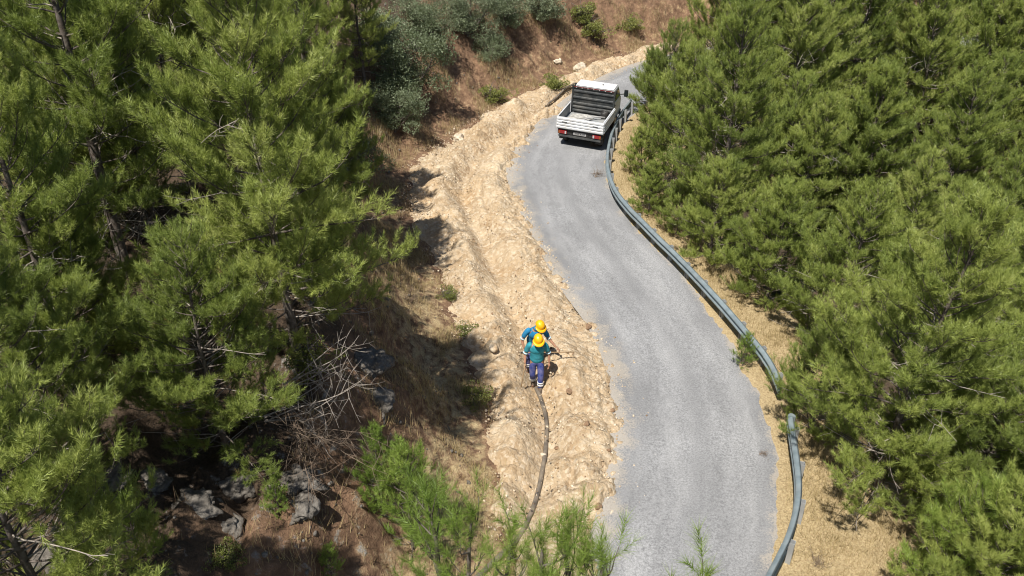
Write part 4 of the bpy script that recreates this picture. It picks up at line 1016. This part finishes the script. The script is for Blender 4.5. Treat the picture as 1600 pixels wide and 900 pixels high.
def ellipsoid(c, r, rot=(0, 0, 0)):
    bm = bmesh.new(); bmesh.ops.create_uvsphere(bm, u_segments=24, v_segments=16, radius=1)
    bm.transform(Matrix.Translation(c) @ Euler(rot).to_matrix().to_4x4() @ Matrix.Diagonal((*r, 1))); me = bpy.data.meshes.new('tmp'); bm.to_mesh(me); bm.free(); return me
def fuse(meshes, voxel, name, mat, parent):
    bm = bmesh.new()
    for m in meshes: bm.from_mesh(m)
    me = bpy.data.meshes.new(name); bm.to_mesh(me); bm.free(); o = bpy.data.objects.new('tmp', me); COL.objects.link(o)
    r = o.modifiers.new('r', 'REMESH'); r.mode = 'VOXEL'; r.voxel_size = voxel; r.use_smooth_shade = True
    sm = o.modifiers.new('sm', 'SMOOTH'); sm.factor = .5; sm.iterations = 2
    out = evaluated(o); bpy.data.objects.remove(o); out.materials.clear(); out.materials.append(mat); out.name = name
    return link(name, out, parent)
def vv(*a): return tuple(a)
def hand(w, d, palm_n, thumb_dir, curl):
    """five fingers from the wrist w along d; returns skin meshes"""
    w, d, pn, td = Vector(w), Vector(d).normalized(), Vector(palm_n).normalized(), Vector(thumb_dir).normalized()
    ms = [skin_grow([[(*w, .026, .022), (*(w+d*.05), .036, .018), (*(w+d*.09), .038, .015)]])]
    for k, (off, ln) in enumerate(((.030, .068), (.010, .078), (-.010, .072), (-.029, .056))):
        p = w+d*.085+td*off; pts = [(*p, .0095)]; dd = d.copy()
        for j in range(3):
            dd = (dd*math.cos(curl)+pn*math.sin(curl)).normalized(); pn2 = pn
            p = p+dd*ln/3*1.2; pts.append((*p, .009-.001*j))
        ms.append(skin_grow([pts]))
    p = w+d*.025+td*.025; q = [(*p, .012)]; p2 = p+(td*.7+d*.6).normalized()*.035; q.append((*p2, .0105)); p3 = p2+(td*.25+d*.8+pn*.5).normalized()*.032; q.append((*p3, .009)); ms.append(skin_grow([q]))
    return ms

def worker(name, J, root, shirt, label_shirt=None):
    """J: joint positions in the worker's own frame (z up, facing -y)"""
    g = lambda k: tuple(J[k])
    torso = [(*g('pelvis'), .12, .095), (*g('belly'), .115, .095), (*g('chest'), .14, .10), (*g('collar'), .085, .075), (*g('neck'), .056), (*g('skull'), .06)]
    def limb(root_i, names, rads): return [root_i]+[(*g(n), r) for n, r in zip(names, rads)]
    arms = [limb(2, ['sh'+s, 'el'+s, 'wr'+s], (.056, .043, .028)) for s in 'RL']
    legs = [limb(0, ['hip'+s, 'kn'+s, 'an'+s], (.088, .060, .043)) for s in 'RL']
    parts = [skin_grow([torso]+arms+legs)]
    hc = Vector(g('head')); hr = J['head_rot']
    E_ = Euler(hr).to_matrix()
    def hp(x, y, z): return hc+E_ @ Vector((x, y, z))
    parts += [ellipsoid(hc, (.076, .096, .118), hr), ellipsoid(hp(0, -.03, -.06), (.058, .065, .062), hr),
              skin_grow([[(*hp(0, -.092, .012), .010), (*hp(0, -.108, -.012), .014), (*hp(0, -.112, -.024), .016)]]),
              ellipsoid(hp(.078, .008, -.012), (.012, .022, .034), hr), ellipsoid(hp(-.078, .008, -.012), (.012, .022, .034), hr),
              ellipsoid(hp(0, -.088, -.062), (.026, .012, .008), hr)]
    for s in 'RL':
        parts += hand(g('wr'+s), Vector(g('ha'+s))-Vector(g('wr'+s)), J['pn'+s], J['td'+s], J['curl'+s])
        parts.append(skin_grow([[(*g('an'+s), .04), (*(Vector(g('an'+s))+(Vector(g('toe'+s))-Vector(g('an'+s)))*.5), .042), (*g('toe'+s), .035)]]))
    body = fuse(parts, .0075, 'body', M['skin'], root)
    # clothes
    chest = [(*(Vector(g('pelvis'))+Vector((0, 0, -.04))), .178, .142), (*g('belly'), .172, .14), (*g('chest'), .188, .142), (*g('collar'), .125, .105)]
    def upto(a, b, f): return tuple(Vector(g(a)).lerp(Vector(g(b)), f))
    sl = [[(*upto('sh'+s, 'collar', .45), .085), (*g('sh'+s), .080), (*upto('sh'+s, 'el'+s, .45), .072), (*upto('sh'+s, 'el'+s, .82), .070)] for s in 'RL']
    sh = fuse([skin_grow([chest])]+[skin_grow([q_]) for q_ in sl]+[ellipsoid(g('chest'), (.185, .14, .17)), ellipsoid(g('belly'), (.162, .132, .2)), ellipsoid(tuple(Vector(g('pelvis'))+Vector((0, 0, .04))), (.172, .138, .17))], .009, 'shirt', M[shirt], root)
    for s in 'RL':
        a, b = Vector(upto('sh'+s, 'el'+s, .84)), Vector(upto('sh'+s, 'el'+s, .93)); MB().tube([a, b], .063, 14).build('sleeve_trim', M['trim'], sh, 0, True)
    cz = Vector(g('collar')); MB().tube([cz+Vector((0, 0, .02)), cz+Vector((0, -.012, .055))], [.083, .068], 14).build('collar', M[shirt], sh, 0, True)
    tr = [[(*(Vector(g('pelvis'))+Vector((0, 0, .05))), .155, .125), (*(Vector(g('pelvis'))+Vector((0, 0, -.03))), .165, .13)]]
    tr += [[1, (*g('hip'+s), .112), (*upto('hip'+s, 'kn'+s, .5), .096), (*g('kn'+s), .082), (*upto('kn'+s, 'an'+s, .5), .076), (*upto('kn'+s, 'an'+s, .93), .072)] for s in 'RL']
    tro = fuse([skin_grow(tr)], .009, 'trousers', M['navy'], root)
    for s in 'RL':
        for f in (.40, .58): a, b = Vector(upto('kn'+s, 'an'+s, f)), Vector(upto('kn'+s, 'an'+s, f+.10)); MB().tube([a, b], .0805, 14).build('reflective_band', M['band'], tro, 0, True)
        an, to = Vector(g('an'+s)), Vector(g('toe'+s)); fw = (to-an); fw.z = 0; fw.normalize(); hl = an-fw*.06
        fuse([skin_grow([[(*(an+Vector((0, 0, .10))), .062), (*an, .064), (hl.x, hl.y, to.z+.035, .052), ], [1, (*(an.lerp(to, .55)), .055), (*to, .046, .04)]])], .008, 'boot', M['boot'], root)
    # hair, eyes, helmet
    bmh = ellipsoid(hp(0, .012, .022), (.081, .098, .112), hr); h = fuse([bmh], .008, 'hair', M['hair'], root)
    for sx in (-1, 1): 
        me = ellipsoid(hp(sx*.031, -.084, .012), (.013, .009, .008), hr); me.materials.append(M['ink']); link('eye', me, root)
    hm = MB(); n = 24
    rows = [(0, .156), (.038, .151), (.07, .137), (.096, .110), (.110, .072), (.116, .035), (.116, .030)]
    vs_, fs = [], []
    for (r, z) in rows:
        for k in range(n): t_ = 2*math.pi*k/n; vs_.append(hp(r*.98*math.cos(t_), r*1.14*math.sin(t_)+.004, z+.012))
    for i in range(len(rows)-1):
        for k in range(n): fs.append((i*n+k, i*n+(k+1) % n, (i+1)*n+(k+1) % n, (i+1)*n+k))
    hel = hm.add(vs_, fs).build('helmet', M['helmet'], root, 0, True)
    br = MB(); vs_, fs = [], []
    for k in range(17):                                     # peak in front
        t_ = -math.pi+math.pi*k/16; ex = .065*max(0, math.sin(-t_))**.8+.012
        c_, s2 = math.cos(t_), math.sin(t_)
        for (e2, zz) in ((0, .046), (ex, .034), (ex, .028), (0, .036)): vs_.append(hp((.113+e2)*c_, (.130+e2)*s2+.004, zz))
    for k in range(16):
        for j in range(4): fs.append((k*4+j, k*4+(j+1) % 4, (k+1)*4+(j+1) % 4, (k+1)*4+j))
    br.add(vs_, fs).build('peak', M['helmet'], hel, 0, True)
    rd = MB(); rd.tube([hp(0, .108*math.cos(a), .012+.154*math.sin(a)) for a in np.linspace(.5, 2.64, 9)], .012, 6).build('ridge', M['helmet'], hel, 0, True)
    return body

def at_ground(px, py):
    p = at(px, py, -.05); return (p[0], p[1], ground(p[0], p[1]))
p1 = at_ground(838, 600)
w1 = empty('person', p1, 0, 'worker in teal polo shirt and yellow helmet walking in front over the pipe', 'person', 'workers in the trench')
worker('front', dict(pelvis=(0, 0, .97), belly=(0, -.02, 1.12), chest=(0, -.05, 1.32), collar=(0, -.06, 1.47), neck=(.01, -.085, 1.52), skull=(.02, -.12, 1.60), head=(.02, -.135, 1.635), head_rot=(.55, 0, .12),
    shR=(-.20, -.05, 1.42), elR=(-.285, -.02, 1.14), wrR=(-.29, -.14, .92), haR=(-.285, -.19, .80), shL=(.20, -.05, 1.42), elL=(.285, .01, 1.13), wrL=(.30, -.05, .87), haL=(.30, -.07, .75),
    hipR=(-.10, .0, .90), knR=(-.10, -.02, .50), anR=(-.08, .20, .13), toeR=(-.09, .07, .04), hipL=(.10, .0, .90), knL=(.10, -.10, .50), anL=(.09, -.08, .10), toeL=(.10, -.24, .04),
    pnR=(.6, -.5, -.2), tdR=(.2, -1, .1), curlR=.75, pnL=(-1, 0, 0), tdL=(0, -1, 0), curlL=.3), w1, 'shirt_teal')
p2 = at_ground(833, 572)
w2 = empty('person', p2, R(8), 'worker in blue polo shirt and yellow helmet reaching out sideways, standing behind', 'person', 'workers in the trench')
worker('back', dict(pelvis=(0, .04, .95), belly=(.01, -.02, 1.10), chest=(.02, -.11, 1.29), collar=(.04, -.16, 1.44), neck=(.06, -.19, 1.49), skull=(.08, -.24, 1.56), head=(.095, -.26, 1.595), head_rot=(.60, 0, .45),
    shR=(-.18, -.12, 1.39), elR=(-.31, -.10, 1.12), wrR=(-.27, -.20, .90), haR=(-.22, -.26, .81), shL=(.23, -.14, 1.38), elL=(.36, -.20, 1.13), wrL=(.52, -.32, .95), haL=(.60, -.37, .88),
    hipR=(-.11, .04, .88), knR=(-.13, -.06, .48), anR=(-.14, .05, .10), toeR=(-.17, -.10, .04), hipL=(.11, .04, .88), knL=(.14, -.06, .48), anL=(.15, .06, .10), toeL=(.19, -.09, .04),
    pnR=(.3, -.8, .2), tdR=(.8, -.4, .4), curlR=.85, pnL=(-.2, -.4, -.9), tdL=(-.5, -.8, .1), curlL=.75), w2, 'shirt_blue')
# tools in their hands
def tool(name, a, b, label, cat, base, rz, head):
    M4 = Matrix.Translation(base) @ Matrix.Rotation(rz, 4, 'Z'); a, b = M4 @ Vector(a), M4 @ Vector(b)
    r = empty(name, tuple(a), 0, label, cat, 'long handled tools'); o = Vector(a)
    MB().tube([a-o, a.lerp(b, .5)-o+Vector((0, .004, 0)), b-o], [.012, .0125, .012], 8).build('handle', M['handle'], r, 0, True)
    d = (b-a).normalized(); sd = d.cross(Vector((0, 1, .2))).normalized(); up = sd.cross(d).normalized()
    m = MB(); c = b-o
    if head == 'hoe':
        bl = [c+sd*.0+d*.02+q for q in (up*.02-sd*.06, up*.02+sd*.06, -up*.16+sd*.075, -up*.16-sd*.075)]
        m.add(bl+[q+d*.006 for q in bl], [(0, 1, 2, 3), (7, 6, 5, 4), (0, 4, 5, 1), (1, 5, 6, 2), (2, 6, 7, 3), (3, 7, 4, 0)])
        m.tube([c-d*.04, c+d*.04], .024, 8)
    else:
        pts = [(-.09, -.02), (.09, -.02), (.10, .12), (.06, .22), (0, .27), (-.06, .22), (-.10, .12)]
        f_ = [c+sd*x_+d*y_+up*(.02*(1-abs(x_)/.1)) for x_, y_ in pts]; k = len(pts)
        m.add(f_+[q+up*.005 for q in f_], [tuple(range(k)), tuple(reversed(range(k, 2*k)))]+[(i, (i+1) % k, k+(i+1) % k, k+i) for i in range(k)])
        m.tube([c-d*.08, c+d*.02], [.02, .024], 8)
    m.build('blade', M['iron'], r)
tool('shovel', (-.285, -.23, 1.0), (-.40, -.30, .16), 'shovel held upright by the front worker, blade in the soil', 'shovel', p1, 0, 'shovel')
tool('hoe', (.95, -.46, .86), (-.33, -.26, .83), 'hoe held level across by the worker behind', 'hoe', p2, R(8), 'hoe')
